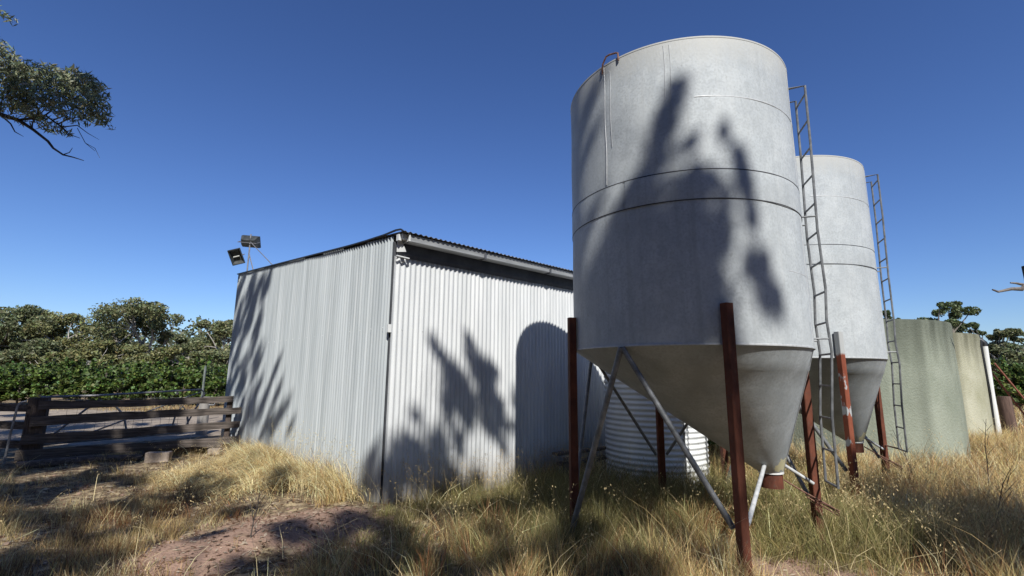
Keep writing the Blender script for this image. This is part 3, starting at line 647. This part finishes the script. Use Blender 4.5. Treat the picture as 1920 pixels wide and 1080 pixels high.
# bush behind the nearer silo's cone
P = np.concatenate([ell((3.6+RNG.uniform(-.45, .45), 9.4+RNG.uniform(-.3, .3), RNG.uniform(.3, 1.1)), (.25, .25, .25), 110) for _ in range(14)])
V, Fq = leaves(P, np.full(len(P), .09), .4, .0); bs = empty('shrub', (3.6, 9.4, 0), 0, label='bright green shrub growing between corrugated tank and green tank', cat='shrub')
V = V-np.array([3.6, 9.4, 0]); np_mesh('foliage', V, Fq, vineM, tints(len(P), (.10, .16, .035), .3), bs)
MB().tube([(0, 0, 0), (.05, 0, .5), (.0, .1, .9)], [.03, .02, .01], 6).build('stem', vine_trunk, bs)
# ------------------------------------------------------------------ gum tree at the left whose branch reaches into view
lt = empty('gum_tree', (-12.5, 6.4, 0), 0, label='gum tree whose leafy branch reaches in at the upper left', cat='tree')
off = np.array([-12.5, 6.4, 0])
tb = MB(); tb.tube([(0, 0, -.2), (.1, 0, 2.2), (.5, .1, 4.4), (.9, .2, 6.5), (1.0, .1, 9)], [.38, .32, .26, .2, .1], 12)
def bp(px, py, yy=7.0): p = sightline(px, py, yy)-Vector(tuple(off)); return tuple(p)
tb.build('trunk', barkM, lt)
tb = MB()
tb.tube([(.5, .1, 4.4), (1.8, .3, 4.9), (3.0, .5, 5.15), bp(-20, 208), bp(0, 214), bp(35, 225), bp(62, 243), bp(90, 265), bp(100, 278), bp(118, 290), bp(138, 295), bp(157, 301)], [.12, .09, .07, .05, .034, .028, .022, .019, .016, .013, .009, .005], 7)
tb.tube([bp(118, 290), bp(130, 286), bp(136, 277)], [.008, .006, .003], 5).tube([bp(35, 225), bp(60, 222), bp(85, 216), bp(118, 240), bp(130, 252), bp(150, 259)], [.02, .018, .016, .012, .008, .004], 6)
tb.tube([bp(0, 214), bp(20, 232), bp(28, 247), bp(44, 256)], [.016, .011, .008, .003], 5).tube([bp(118, 238), bp(145, 235), bp(165, 250), bp(186, 262)], [.01, .008, .005, .002], 5).tube([bp(160, 268), bp(178, 278), bp(187, 296)], [.004, .004, .002], 5).tube([bp(145, 240), bp(160, 268), bp(178, 283)], [.005, .005, .003], 5)
for a, b_ in (((20, 215), (60, 160)), ((60, 222), (110, 165)), ((85, 216), (165, 170)), ((110, 232), (180, 215)), ((60, 243), (80, 205)), ((0, 214), (10, 120)), ((100, 225), (140, 205))):
    tb.tube(curve(bp(*a), bp(*b_, 7.1), .12, 4), [.012, .009, .007, .005, .003], 5)
tb.tube([(.9, .2, 6.5), (2.5, .4, 6.9), bp(-10, 110)], [.1, .07, .02], 7)
tb.build('branch', darkbark, lt)
P = []
for (px, py, rx, ry, k) in ((8, 118, 22, 34, 380), (30, 140, 30, 26, 420), (62, 140, 34, 24, 480), (98, 148, 30, 26, 420), (120, 150, 20, 18, 260), (152, 152, 28, 22, 430), (172, 165, 22, 22, 330), (180, 200, 16, 22, 260), (150, 185, 26, 24, 330), (186, 222, 10, 12, 90), (20, 175, 34, 30, 520), (60, 180, 32, 26, 470), (95, 190, 24, 18, 220), (40, 205, 22, 10, 160), (120, 180, 20, 14, 170), (130, 215, 20, 12, 150), (165, 215, 16, 12, 130), (78, 234, 12, 8, 90), (105, 238, 14, 9, 100), (3, 24, 8, 10, 60), (0, 90, 12, 20, 160), (15, 213, 22, 8, 90), (60, 210, 14, 7, 70), (-40, 130, 40, 60, 500), (-60, 60, 40, 40, 300)):
    c = np.array(sightline(px, py, 7.0+random.uniform(-.25, .45))); r = 7.6/915; P.append(ell(c, (rx*r, .32, ry*r), int(k*1.0), RNG, .2))
P = np.concatenate(P)-off; V, Fq = leaves(P, np.full(len(P), .115), .2, .55)
np_mesh('foliage', V, Fq, leafM, tints(len(P), (.21, .23, .13), .35), lt)
# further crown out of frame
P = np.concatenate([ell((RNG.uniform(-2.5, 2.6), RNG.uniform(-3, 1.2), RNG.uniform(6, 10)), (.8, .8, .5), 260) for _ in range(34)])
V, Fq = leaves(P, np.full(len(P), .18), .3, .4); np_mesh('crown', V, Fq, leafM, tints(len(P), (.13, .15, .07), .3), lt)
# ------------------------------------------------------------------ gum trees behind the viewer that cast the dappled shade
BS = [(0.55, 8.0, 0.08), (0.53, 7.82, 0.10), (0.54, 7.58, 0.10), (0.55, 7.4, 0.08), (1.02, 7.51, 0.06), (1.19, 7.31, 0.08), (1.27, 7.1, 0.09), (0.40, 7.36, 0.08), (0.41, 7.22, 0.14), (0.82, 6.97, 0.15), (0.75, 7.12, 0.09), (1.32, 6.94, 0.06), (0.51, 6.87, 0.16), (0.4, 6.77, 0.16), (0.7, 6.82, 0.13), (0.89, 6.61, 0.18), (1.04, 6.65, 0.1), (1.02, 6.27, 0.18), (0.78, 6.37, 0.18), (1.18, 6.08, 0.13), (0.62, 6.33, 0.18), (0.43, 6.5, 0.16), (0.22, 7.02, 0.14), (0.88, 6.01, 0.16), (1.08, 5.93, 0.12), (0.63, 6.1, 0.15), (0.36, 6.46, 0.14), (1.55, 6.31, 0.12), (1.65, 6.18, 0.1), (1.43, 6.44, 0.07), (-0.19, 8.69, 0.08), (0.06, 7.59, 0.09), (-0.2, 8.8, 0.08), (-0.11, 8.35, 0.08)]
BL = [(-7.1, 14.39, 0.14), (-6.41, 13.67, 0.18), (-5.73, 12.91, 0.14), (-6.77, 13.31, 0.13), (-6.31, 12.96, 0.18), (-5.76, 12.51, 0.14), (-6.4, 12.21, 0.13), (-5.96, 11.85, 0.17), (-5.49, 11.51, 0.14), (-4.92, 10.39, 0.13), (-4.66, 10.55, 0.08), (-4.41, 10.02, 0.09), (-4.12, 9.52, 0.1), (-4.37, 9.56, 0.1), (-3.78, 8.99, 0.07), (-5.45, 10.69, 0.17), (-5.76, 12.11, 0.09), (-1.85, 6.74, 0.11), (-1.69, 6.4, 0.12), (-1.89, 6.62, 0.07)]
BR = [(-1.49, 8.46, 0.06), (-1.36, 8.38, 0.08), (-1.19, 8.34, 0.11), (-1.05, 8.92, 0.07), (-0.94, 8.67, 0.13), (-0.71, 8.63, 0.16), (-0.97, 8.29, 0.16), (-0.47, 8.4, 0.15), (-1.08, 7.77, 0.13), (-0.82, 8.01, 0.17), (-0.51, 8.01, 0.15), (-1.43, 7.38, 0.08), (-1.41, 7.03, 0.11), (-1.17, 7.22, 0.15), (-1.22, 6.88, 0.18), (-1.35, 6.57, 0.16), (-0.9, 7.06, 0.13), (-0.87, 7.55, 0.12), (-0.24, 8.24, 0.09), (-0.21, 7.92, 0.09), (-0.45, 7.24, 0.11), (-1.4, 6.26, 0.12), (-0.96, 6.71, 0.17), (-0.54, 6.94, 0.15), (-0.18, 7.2, 0.09)]
GR = [(4.74, 6.93, 0.35), (6.17, 8.0, 0.3), (4.95, 6.15, 0.5), (4.71, 5.35, 0.6), (4.18, 4.48, 0.6), (3.71, 5.33, 0.3), (5.16, 5.36, 0.5), (4.98, 7.96, 0.2), (6.2, 7.29, 0.25), (1.5, 4.25, 0.12), (5.6, 4.4, .6), (3.0, 3.6, .3), (4.5, 6.3, .4), (5.0, 5.7, .4), (4.4, 5.8, .35), (5.4, 7.2, .3), (4.6, 5.0, .4), (5.0, 4.5, .5), (4.1, 6.6, .25), (5.7, 6.4, .3)]
GL = [(-6.37, 9.63, 0.4), (-6.27, 6.57, 0.6), (-4.36, 5.13, 0.25), (-3.8, 5.14, 0.25), (-6.3, 7.54, 0.5), (-5.4, 7.3, 0.35), (-3.79, 5.9, 0.12), (-3.29, 4.33, 0.25), (-3.89, 4.32, 0.3), (-2.92, 5.16, 0.2), (-2.03, 4.25, 0.25), (-2.09, 5.18, 0.22), (-1.67, 5.19, 0.3), (-1.56, 4.37, 0.3), (-1.22, 4.37, 0.3), (-0.92, 4.62, 0.3), (-1.34, 5.4, 0.3), (-0.66, 5.7, 0.35), (0.02, 5.9, 0.35), (0.21, 4.78, 0.25), (-0.15, 4.28, 0.2), (0.36, 4.29, 0.25), (-0.5, 4.28, 0.25), (-4.6, 6.2, .3), (-5.2, 5.6, .3), (-1.0, 3.7, .5), (-2.4, 3.6, .5), (-3.8, 3.5, .5)]
GF = [(-7.85, 8.79, 0.7), (-6.92, 9.2, 0.5), (-8.9, 9.8, .6), (-7.9, 10.4, .5), (-9.2, 8.0, .7), (-7.6, 7.4, .6), (-10.5, 9.3, .7), (-8.2, 12, .5), (-9.6, 12.8, .5), (-11.4, 11.8, .6), (-12.5, 14, .7), (-10.4, 15, .45), (-14.5, 12.5, .8), (-15.5, 16, .6), (-8.6, 14.2, .4), (-9.2, 17, .5), (-13, 17.6, .5), (-17.5, 18, .7), (-12, 9.5, .8), (-14, 10.5, .8), (-17, 14, .8)]
for gx_ in np.arange(-10, -6.6, .55):
    for gy_ in np.arange(8.6, 12.6, .6):
        if gy_ > 14.2+.6*gx_+1.2 or True: GF.append((gx_+random.uniform(-.2, .2), gy_+random.uniform(-.2, .2), .33))
for _ in range(26): GF.append((random.uniform(-20, -7.6), random.uniform(9, 19), random.uniform(.2, .5)))
BL = [(a, b_, c*1.4) if b_ > 9 else (a, b_, c) for a, b_, c in BL]
GL = [g_ for g_ in GL if not (g_[0] > .1 and g_[1] < 5)]
BS += [(a+random.uniform(-.1, .1), b_+random.uniform(-.15, .15), c) for a, b_, c in BS if b_ < 7.0 and a < 1.25]
BS += [(.55-.05*i, 5.0+.22*i, .13) for i in range(10)]+[(1.62-.06*i, 4.55+.25*i, .10) for i in range(6)]
GL += [(random.uniform(-7, -2.4), random.uniform(4.0, 7.6), random.uniform(.12, .26)) for _ in range(26)]
GL += [(random.uniform(-1.6, 1.2), random.uniform(4.0, 5.9), random.uniform(.15, .3)) for _ in range(14)]
BS += [(0.61, 6.72, 0.2), (0.88, 6.65, 0.18), (1.04, 5.94, 0.18), (0.8, 5.9, 0.18), (1.08, 6.39, 0.16), (0.35, 7.0, 0.12), (1.22, 5.82, 0.11), (0.48, 6.27, 0.19), (0.28, 6.73, 0.15), (0.84, 7.07, 0.12), (0.5, 7.18, 0.10), (1.60, 6.24, 0.15), (1.70, 6.08, 0.09), (1.50, 6.36, 0.12), (1.40, 6.75, .08), (1.15, 6.85, .10), (1.18, 6.55, .10), (0.55, 7.7, 0.08), (1.25, 7.15, 0.07), (1.31, 7.01, 0.07), (0.75, 7.44, 0.07), (0.86, 6.74, 0.14)]
BL += [(-7.04, 14.45, 0.21), (-6.06, 13.34, 0.17), (-6.86, 13.75, 0.19), (-6.2, 13.09, 0.17), (-6.54, 12.7, 0.18), (-6.86, 13.41, 0.16), (-5.71, 11.18, 0.17), (-5.24, 10.9, 0.14), (-4.6, 9.85, 0.15)]
BR += [(-1.14, 8.3, 0.21), (-0.76, 8.49, 0.22), (-0.58, 8.84, 0.11), (-0.83, 8.08, 0.2), (-1.42, 6.81, 0.18), (-1.23, 6.66, 0.21), (-1.06, 7.09, 0.21), (-1.52, 6.45, 0.13), (-0.7, 6.9, 0.17), (-0.42, 8.18, 0.15)]
def shade_tree(base, blobs, zr, label, lim=10):
    t = empty('gum_tree', base, 0, label=label, cat='tree'); P = []; cs = []
    for gx, gy, r in blobs:
        z = random.uniform(*zr); k = z/SUN.z; c = np.array([gx+SUN.x*k, gy+SUN.y*k, z])-np.array(base); cs.append((Vector(tuple(c)), r))
        r *= 1.12; n = int(max(50, 5.5*math.pi*r*r/.0045))
        if r < .11: P.append(ell(c, (r, r, r), n, RNG, .05)); continue
        for q in range(5):
            o_ = RNG.normal(size=3); o_ *= r*(.72 if q else 0)/np.linalg.norm(o_); r2 = r*RNG.uniform(.38, .62); P.append(ell(c+o_, (r2, r2, r2*1.3), int(max(30, n*.26)), RNG, .05))
    P = np.concatenate(P); V, Fq = leaves(P, np.full(len(P), .15), .33, .4); np_mesh('crown', V, Fq, leafM, tints(len(P), (.13, .15, .07), .3), t)
    # limbs: greedy clusters
    pts = [c for c, r in cs]; hubs = []
    for p in pts:
        if not any((p-h).length < 2.2 for h in hubs): hubs.append(p.copy())
    top = Vector((0, 0, zr[0]*.62)); tb = MB(); tb.tube([(0, 0, -.3), (.1, .1, zr[0]*.3), tuple(top)], [.42, .33, .26], 12)
    for h in hubs:
        hh = h+Vector((random.uniform(-.3, .3), -.9, -1.0)); tb.tube(curve(top, hh, .1, 5), [.12, .09, .07, .05, .035, .02], 7)
        for p in pts:
            if min(hubs, key=lambda q: (q-p).length) is h: tb.tube(curve(hh, p, .1, 3), [.014, .01, .008, .004], 4)
    tb.build('trunk', barkM, t)
shade_tree((6.0, -10.5, 0), BS+GR, (14.0, 16), 'tall gum tree behind the viewer shading the silo')
shade_tree((.5, -11.5, 0), BL+BR, (12.5, 14.5), 'tall gum tree behind the viewer shading the shed walls')
shade_tree((-4.5, -9.5, 0), GL, (10, 13), 'gum tree behind the viewer shading the foreground dirt')
shade_tree((-11.5, -4.0, 0), GF, (10, 13), 'gum tree left of the viewer shading fence and road')
SKY_BLOCK = [(-9, -20, 17, 'broad gum tree added well behind the viewer to block sky light'), (2, -23, 19, 'tallest gum tree of the belt added behind the viewer to block sky light'), (13, -19, 17, 'gum tree added behind the viewer to the right to block sky light'), (-20, -12, 16, 'gum tree added far behind the viewer to the left to block sky light'), (23, -10, 16, 'gum tree added well off to the right behind the viewer to block sky light'), (-24, -1, 14, 'unseen gum tree added off to the left of the yard to block sky light'), (27, 1, 13, 'unseen gum tree added off to the right of the yard to block sky light'), (-7.5, -7.5, 8.6, 'young dense gum added close behind the viewer on the left to block sky light'), (0.5, -8.5, 9.4, 'young dense gum added straight behind the viewer to block sky light'), (8, -7.5, 8.8, 'young dense gum added close behind the viewer on the right to block sky light'), (15, -5.5, 8.6, 'young dense gum added to the right behind the viewer to block sky light'), (-15, -6, 9, 'young dense gum added to the left behind the viewer to block sky light')]  # unseen trees added around the viewer to cut the sky's fill light
src_t = None
for i, (x, y, H, lab) in enumerate(SKY_BLOCK):
    if src_t is None: src_t = far_tree(777, (x, y, 0), 17, 15, lab, dens=1.3, leaf=.42, base_frac=.06)
    else:
        q = src_t.copy(); C.objects.link(q); q.location = (x, y, 0); q.rotation_euler = (0, 0, i*1.3); q.scale = (H/17,)*3; q['label'] = lab
        for ch in src_t.children[:2]:
            c_ = ch.copy(); C.objects.link(c_); c_.parent = q
# ------------------------------------------------------------------ grass
def blocked(x, y, m=0.):
    u, v = shed_uv(x, y); b = (u > -.03-m) & (u < LR+.03) & (v > -.03-m) & (v < LL+.03)
    b |= (x-2.28)**2+(y-8.0)**2 < .78**2
    b |= (x-7.44)**2+(y-11.5)**2 < 2.2**2; b |= (x-10.7)**2+(y-14.35)**2 < 2.2**2
    b |= (x-cam.location.x)**2+(y)**2 < 2.8**2
    return b
def blades(x, y, h, lean, leandir, w, colr, seg=3, z0=None):
    """curved tapered blades; arrays of length n -> V,F,C"""
    n = len(x); z0 = gh(x, y)-.01 if z0 is None else z0
    side = RNG.uniform(0, 2*np.pi, n); sx, sy = np.cos(side)*w/2, np.sin(side)*w/2
    lx, ly = np.cos(leandir), np.sin(leandir); rows = []; cols = []
    for i in range(seg+1):
        t = i/seg; out = h*lean*t**1.8; up_ = h*t*np.sqrt(np.clip(1-.55*(lean*t)**2, .05, 1)); k = (1-t)**.7 if i < seg else 0.0
        k = max(k, .12)
        cx, cy, cz = x+lx*out, y+ly*out, z0+up_
        rows.append(np.stack([cx-sx*k, cy-sy*k, cz], -1)); rows.append(np.stack([cx+sx*k, cy+sy*k, cz], -1))
        c = colr; cols += [c, c]
    V = np.stack(rows, 1); m = 2*(seg+1); base = (np.arange(n)*m)[:, None]
    F = np.concatenate([base+np.array([[2*i, 2*i+1, 2*i+3, 2*i+2]]) for i in range(seg)], 1).reshape(-1, 4)
    return V.reshape(-1, 3), F, np.stack(cols, 1).reshape(-1, 3)
def tuft_points(n_t, per, x0, x1, y0, y1, spread, keep):
    tx = RNG.uniform(x0, x1, n_t); ty = RNG.uniform(y0, y1, n_t); k = keep(tx, ty) > RNG.random(n_t); tx, ty = tx[k], ty[k]
    cnt = RNG.integers(int(per*.5), int(per*1.5)+1, len(tx)); x = np.repeat(tx, cnt); y = np.repeat(ty, cnt); a = RNG.uniform(0, 6.28, len(x)); r = spread*RNG.random(len(x))**.7
    tid = np.repeat(np.arange(len(tx)), cnt)
    return x+r*np.cos(a), y+r*np.sin(a), a, r, tid, len(tx)
STRAW = np.array([.62, .45, .21]); PALE = np.array([.80, .67, .38]); GREEN = np.array([.16, .175, .055]); RUST = np.array([.30, .15, .07]); OLIVE = np.array([.30, .26, .11])
def bare(x, y):
    b = np.maximum(gauss(x, y, -2.1, 5.3, .55, .36), gauss(x, y, 2.35, 4.2, .34, .34)); b = np.maximum(b, gauss(x, y, -2.75, 4.7, .28, .28)); b = b*(.55+.75*vnoise(x, y, .3, 61)); return np.clip(b*1.6, 0, 1)
def green_f(x, y):
    g_ = np.clip(gauss(x, y, .2, 6.2, 1.9, 1.5)*1.0+gauss(x, y, 3.2, 7.4, 1.3, 1.2)*.9+gauss(x, y, 3.6, 4.8, .9, .7)*.9+gauss(x, y, .0, 4.8, 1.8, .7)*.75, 0, 1)
    return np.clip(g_*(.45+1.1*vnoise(x, y, .7, 9)), 0, 1)
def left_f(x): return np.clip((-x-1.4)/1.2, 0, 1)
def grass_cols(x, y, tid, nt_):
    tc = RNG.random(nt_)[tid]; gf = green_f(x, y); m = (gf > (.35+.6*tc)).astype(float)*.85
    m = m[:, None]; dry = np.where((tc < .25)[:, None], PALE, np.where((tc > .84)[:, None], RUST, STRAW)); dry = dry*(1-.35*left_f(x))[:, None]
    c = dry*1.08*(1-m)+(GREEN*.5+OLIVE*.5)*m
    c = c*(1+RNG.normal(0, .33, (len(x), 1)))*(1+RNG.normal(0, .06, (len(x), 3))); return np.clip(c, .01, .9)
Vs, Fs, Cs = [], [], []
def push(v, f, c):
    o = sum(len(a) for a in Vs); Vs.append(v); Fs.append(f+o); Cs.append(c)
def field(n_t, per, x0, x1, y0, y1, spread, hmin, hmax, w, keep, leanr=(.15, .8), seg=3):
    x, y, a, r, tid, k = tuft_points(n_t, per, x0, x1, y0, y1, spread, keep); ok = ~blocked(x, y); x, y, a, r, tid = x[ok], y[ok], a[ok], r[ok], tid[ok]
    hs = RNG.uniform(hmin, hmax, k)[tid]*RNG.uniform(.55, 1.1, len(x)); hs = hs*(1-.45*left_f(x))*(1-.75*bare(x, y))*(1-.6*gauss(x, y, -1.3, 5.75, .7, .5))
    wind = RNG.uniform(0, 6.28, k)[tid]; ld = np.where(RNG.random(len(x)) < .65, a, wind); ln = RNG.uniform(*leanr, len(x))
    push(*blades(x, y, hs, ln, ld, w*RNG.uniform(.6, 1.3, len(x)), grass_cols(x, y, tid, k), seg))
inview = lambda x, y: (np.abs(x) < 1.12*y+.6)
k1 = lambda x, y: inview(x, y)*(x > -1.6)*(1-bare(x, y))*(~blocked(x, y))*(.35+.65*(vnoise(x, y, .8, 5) > .35))
k2 = lambda x, y: inview(x, y)*(x <= -1.2)*(1-bare(x, y))*(~blocked(x, y))*np.clip((vnoise(x, y, .7, 6)-.42)*3, .10, 1)
field(2600, 34, -2, 6.6, 3.6, 7.2, .10, .16, .46, .0048, k1)
field(1500, 26, -2, 6.6, 3.6, 7.2, .14, .05, .18, .006, k1, (.4, 1.3))
field(3800, 24, -1, 13, 7.2, 13.5, .16, .18, .50, .008, k1)
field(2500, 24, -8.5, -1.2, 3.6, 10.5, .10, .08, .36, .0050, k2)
field(420, 60, -6, -1.8, 3.6, 7.5, .16, .22, .42, .0046, lambda x, y: inview(x, y)*(1-bare(x, y))*(vnoise(x, y, 1.1, 77) > .5), (.15, .7))
field(1500, 14, -8.5, -1.2, 3.6, 10.5, .25, .04, .12, .006, lambda x, y: k2(x, y)*.6+.3*inview(x, y)*(1-bare(x, y)), (.6, 1.6))
field(900, 26, 1.5, 12, 4.4, 12.5, .22, .35, .66, .0062, lambda x, y: k1(x, y)*.8, (.3, 1.1))
field(1700, 40, -8.5, -1.0, 3.6, 10.5, .38, .04, .10, .0065, lambda x, y: inview(x, y)*(1-bare(x, y))*(vnoise(x, y, .9, 41) > .38)*(~blocked(x, y)), (1.2, 2.6))
field(800, 40, -1, 6.5, 3.7, 8, .38, .05, .12, .0065, lambda x, y: inview(x, y)*(1-bare(x, y))*(vnoise(x, y, .9, 42) > .45)*(~blocked(x, y)), (1.2, 2.6))
# long pale stalks fallen across the tufts
n = 5200; x = RNG.uniform(-7, 9, n); y = 3.6+RNG.random(n)**1.2*8; ok = (~blocked(x, y)) & inview(x, y) & (RNG.random(n) < np.where(x < -1.4, .12, .8)*(1-bare(x, y))); x, y = x[ok], y[ok]; n = len(x)
c = np.clip(np.where(RNG.random((n, 1)) < .7, PALE, STRAW*.8)*(1+RNG.normal(0, .2, (n, 1))), 0, .9)
push(*blades(x, y, RNG.uniform(.25, .7, n), RNG.uniform(.5, 2.2, n), RNG.uniform(0, 6.28, n), RNG.uniform(.004, .009, n), c, 4))
kf = lambda x, y: inview(x, y)*(vnoise(x, y, 2.5, 8) > .3)*(~((y > 9.2) & (y < 21) & (x < -6)))
field(5200, 14, 6, 48, 13, 42, .4, .15, .5, .03, kf)
field(2500, 12, -48, -9, 20.5, 26, .35, .05, .3, .025, lambda x, y: (vnoise(x, y, 1.5, 8) > .45)*1.)
# straw heap pressed against the left wall: long, half-lying blades
for (cu, cv, su, sv, n_, hh, l0, l1) in ((-.40, 2.2, .36, 1.0, 5200, .36, .5, 1.9), (-.34, 3.1, .34, .8, 5200, .40, .4, 1.8), (-.2, 4.1, .2, .45, 2400, .42, .3, 1.2), (-1.0, 2.5, .5, 1.0, 4200, .26, 1.2, 2.4), (-.2, 1.0, .2, .6, 1500, .4, .3, 1.4), (-1.2, 3.0, .5, .6, 1800, .18, 1.2, 2.4)):
    u = cu+RNG.normal(0, su*.6, n_); v = cv+RNG.normal(0, sv*.6, n_); x = CX0+u*E2[0]+v*E1[0]; y = CY0+u*E2[1]+v*E1[1]; ok = (~blocked(x, y, .0)) & (vnoise(x, y, .22, 31) > .22); x, y = x[ok], y[ok]; n = len(x)
    cl = vnoise(x, y, .16, 32); ld = math.atan2(-E2[1], -E2[0])+(cl-.5)*5+RNG.normal(0, .7, n); tc = RNG.random((n, 1)); c = np.where(tc < .55, PALE*1.08, np.where(tc > .88, RUST, STRAW*1.1))*(1+RNG.normal(0, .28, (n, 1)))
    push(*blades(x, y, .8*hh*(.35+1.1*vnoise(x, y, .35, 33))*RNG.uniform(.5, 1.25, n), RNG.uniform(l0, l1, n), ld, .0065*RNG.uniform(.6, 1.4, n), np.clip(c, .02, .92), 3, gh(x, y)+RNG.uniform(0, .12, n)))
go = np_mesh('grass', np.concatenate(Vs), np.concatenate(Fs), grassM, np.concatenate(Cs)); tag(go, 'dry straw and green grass growing wild over the yard', 'grass', kind='stuff')
# wild oats: long arching stems with drooping seed heads
Vs, Fs, Cs = [], [], []
def oats(x, y, h, lean, ld, c):
    n = len(x); push(*blades(x, y, h, lean, ld, np.full(n, .0034), c, 5))
    z0 = gh(x, y); lx, ly = np.cos(ld), np.sin(ld)
    for t in np.linspace(.66, 1.0, 12):
        out = h*lean*t**1.8; up_ = h*t*np.sqrt(np.clip(1-.55*(lean*t)**2, .05, 1)); p = np.stack([x+lx*out, y+ly*out, z0+up_], -1)
        p = p+RNG.normal(0, .018, (n, 3)); p[:, 2] -= .02; V, F_ = leaves(p, np.full(n, .023), .28, .75); push(V, F_, np.repeat(c*.95, 4, 0))
def oat_field(n, x0, x1, y0, y1, h0, h1, keep=None, lr=(.2, 1.0), pale=1.0):
    x = RNG.uniform(x0, x1, n); y = RNG.uniform(y0, y1, n); ok = (~blocked(x, y, .05)) & inview(x, y) & (RNG.random(n) < 1-bare(x, y))
    x, y = x[ok], y[ok]; n = len(x); c = np.clip((STRAW*.5+PALE*.5)*pale*(1+RNG.normal(0, .15, (n, 1))), 0, .9); oats(x, y, RNG.uniform(h0, h1, n), RNG.uniform(*lr, n), RNG.uniform(0, 6.28, n), c)
oat_field(420, -1.6, 6.6, 3.9, 7.4, .35, .75); oat_field(260, 2.9, 6.5, 4.0, 6.5, .5, .85, lr=(.5, 1.2)); oat_field(500, 2, 13, 7.4, 13, .45, .8); oat_field(160, -6.5, -1.4, 4.5, 9.5, .25, .5)
u = RNG.uniform(-.25, .0, 90)-.04; v = RNG.uniform(.1, 3.5, 90); x = CX0+u*E2[0]+v*E1[0]; y = CY0+u*E2[1]+v*E1[1]
oats(x, y, RNG.uniform(.4, .85, 90), RNG.uniform(.1, .5, 90), RNG.uniform(0, 6.28, 90), np.tile(PALE*.85, (90, 1)))
u = RNG.uniform(0, 4.2, 200); v = RNG.uniform(-.6, -.05, 200); x = CX0+u*E2[0]+v*E1[0]; y = CY0+u*E2[1]+v*E1[1]
oats(x, y, RNG.uniform(.35, .7, 200), RNG.uniform(.1, .8, 200), RNG.uniform(0, 6.28, 200), np.tile(STRAW*.9, (200, 1)))
oo = np_mesh('wild_oats', np.concatenate(Vs), np.concatenate(Fs), grassM, np.concatenate(Cs)); tag(oo, 'tall arching wild oat stalks with drooping pale seed heads', 'grass', kind='stuff')
# leaf and bark litter on the bare ground at the left
n = 26000; x = RNG.uniform(-9, 3.5, n); y = 3.6+(RNG.random(n)**1.4)*7; ok = (~blocked(x, y)) & inview(x, y) & ((x < -1.3) | (RNG.random(n) < .25)); x, y = x[ok], y[ok]; n = len(x)
P = np.stack([x, y, gh(x, y)+.008], -1); d = RNG.uniform(0, 6.28, n); L = RNG.uniform(.02, .085, n); wd = L*RNG.uniform(.14, .4, n)
dx = np.stack([np.cos(d), np.sin(d), RNG.normal(0, .18, n)], -1)*L[:, None]/2; ex = np.stack([-np.sin(d), np.cos(d), RNG.normal(0, .3, n)], -1)*wd[:, None]/2
V = np.stack([P-dx, P+ex, P+dx, P-ex], 1).reshape(-1, 3); V[:, 2] = np.maximum(V[:, 2], gh(V[:, 0], V[:, 1])+.002)
cc = np.where(RNG.random((n, 1)) < .45, np.array([[.42, .34, .25]]), np.array([[.16, .09, .055]]))*(1+RNG.normal(0, .25, (n, 1)))
tag(np_mesh('leaf_litter', V, np.arange(4*n).reshape(n, 4), grassM, np.repeat(np.clip(cc, .02, .8), 4, 0)), 'fallen gum leaves and bark flakes scattered on the dirt', 'leaf litter', kind='stuff')
# clods and pebbles
b = MB(); rng = random.Random(9)
for i in range(260):
    if i < 150: x, y, r = rng.gauss(-2.2, .7), rng.gauss(5.3, .45), rng.uniform(.008, .028)
    elif i < 200: x, y, r = rng.gauss(2.4, .4), rng.gauss(4.3, .3), rng.uniform(.008, .03)
    else: x, y, r = rng.uniform(-7, -2), rng.uniform(4, 8), rng.uniform(.01, .035)
    if bool(blocked(np.array([x]), np.array([y]))[0]): continue
    z = float(gh(x, y)); vs = []
    for j, (rr, zz) in enumerate(((.7, -.3), (1, .1), (.6, .6))):
        for k in range(6): a = k*1.047+j*.5; q = rr*r*rng.uniform(.75, 1.2); vs.append((x+q*math.cos(a), y+q*math.sin(a), z+zz*r))
    b.add(vs, [(j*6+k, j*6+(k+1) % 6, (j+1)*6+(k+1) % 6, (j+1)*6+k) for j in range(2) for k in range(6)]+[tuple(range(12, 18))])
tag(b.build('clods', mat('clod_soil', (.20, .13, .095), (.34, .24, .18), rough=.95, scale=9, spec=.1), sharp=20), 'loose crumbs of reddish soil and pebbles', 'soil', kind='stuff')

# dead weed stalks standing in the grass
for (x, y, h, lx, lab) in ((6.4, 6.9, 1.05, .12, 'tall dark dead weed stalk at the right edge of the grass'), (6.0, 7.6, .8, -.25, 'shorter leaning dead weed stalk left of the tallest one'), (5.2, 5.6, .65, .3, 'dead weed stalk bent over in the shaded grass'), (-2.35, 4.75, .38, .05, 'small brown weed tuft on the bare dirt mound')):
    t = empty('dead_weed', (x, y, float(gh(x, y))), 0, label=lab, cat='weed', group='dead weed stalks'); b = MB()
    b.tube([(0, 0, -.02), (lx*.3, 0, h*.4), (lx*.6, .02, h*.7), (lx, 0, h)], [.006, .005, .004, .002], 6); b.build('stem', darkbark, t)
    b = MB()
    for k in range(12):
        q = .25+.06*k; a = k*2.4; L = .16*(1.1-q)+.03; p0 = Vector((lx*q, 0, h*q)); b.tube([p0, p0+Vector((math.cos(a)*L*.5, math.sin(a)*L*.5, L*.7)), p0+Vector((math.cos(a)*L, math.sin(a)*L, L*1.3))], [.003, .0022, .0015], 4)
    b.build('side_shoots', darkbark, t)
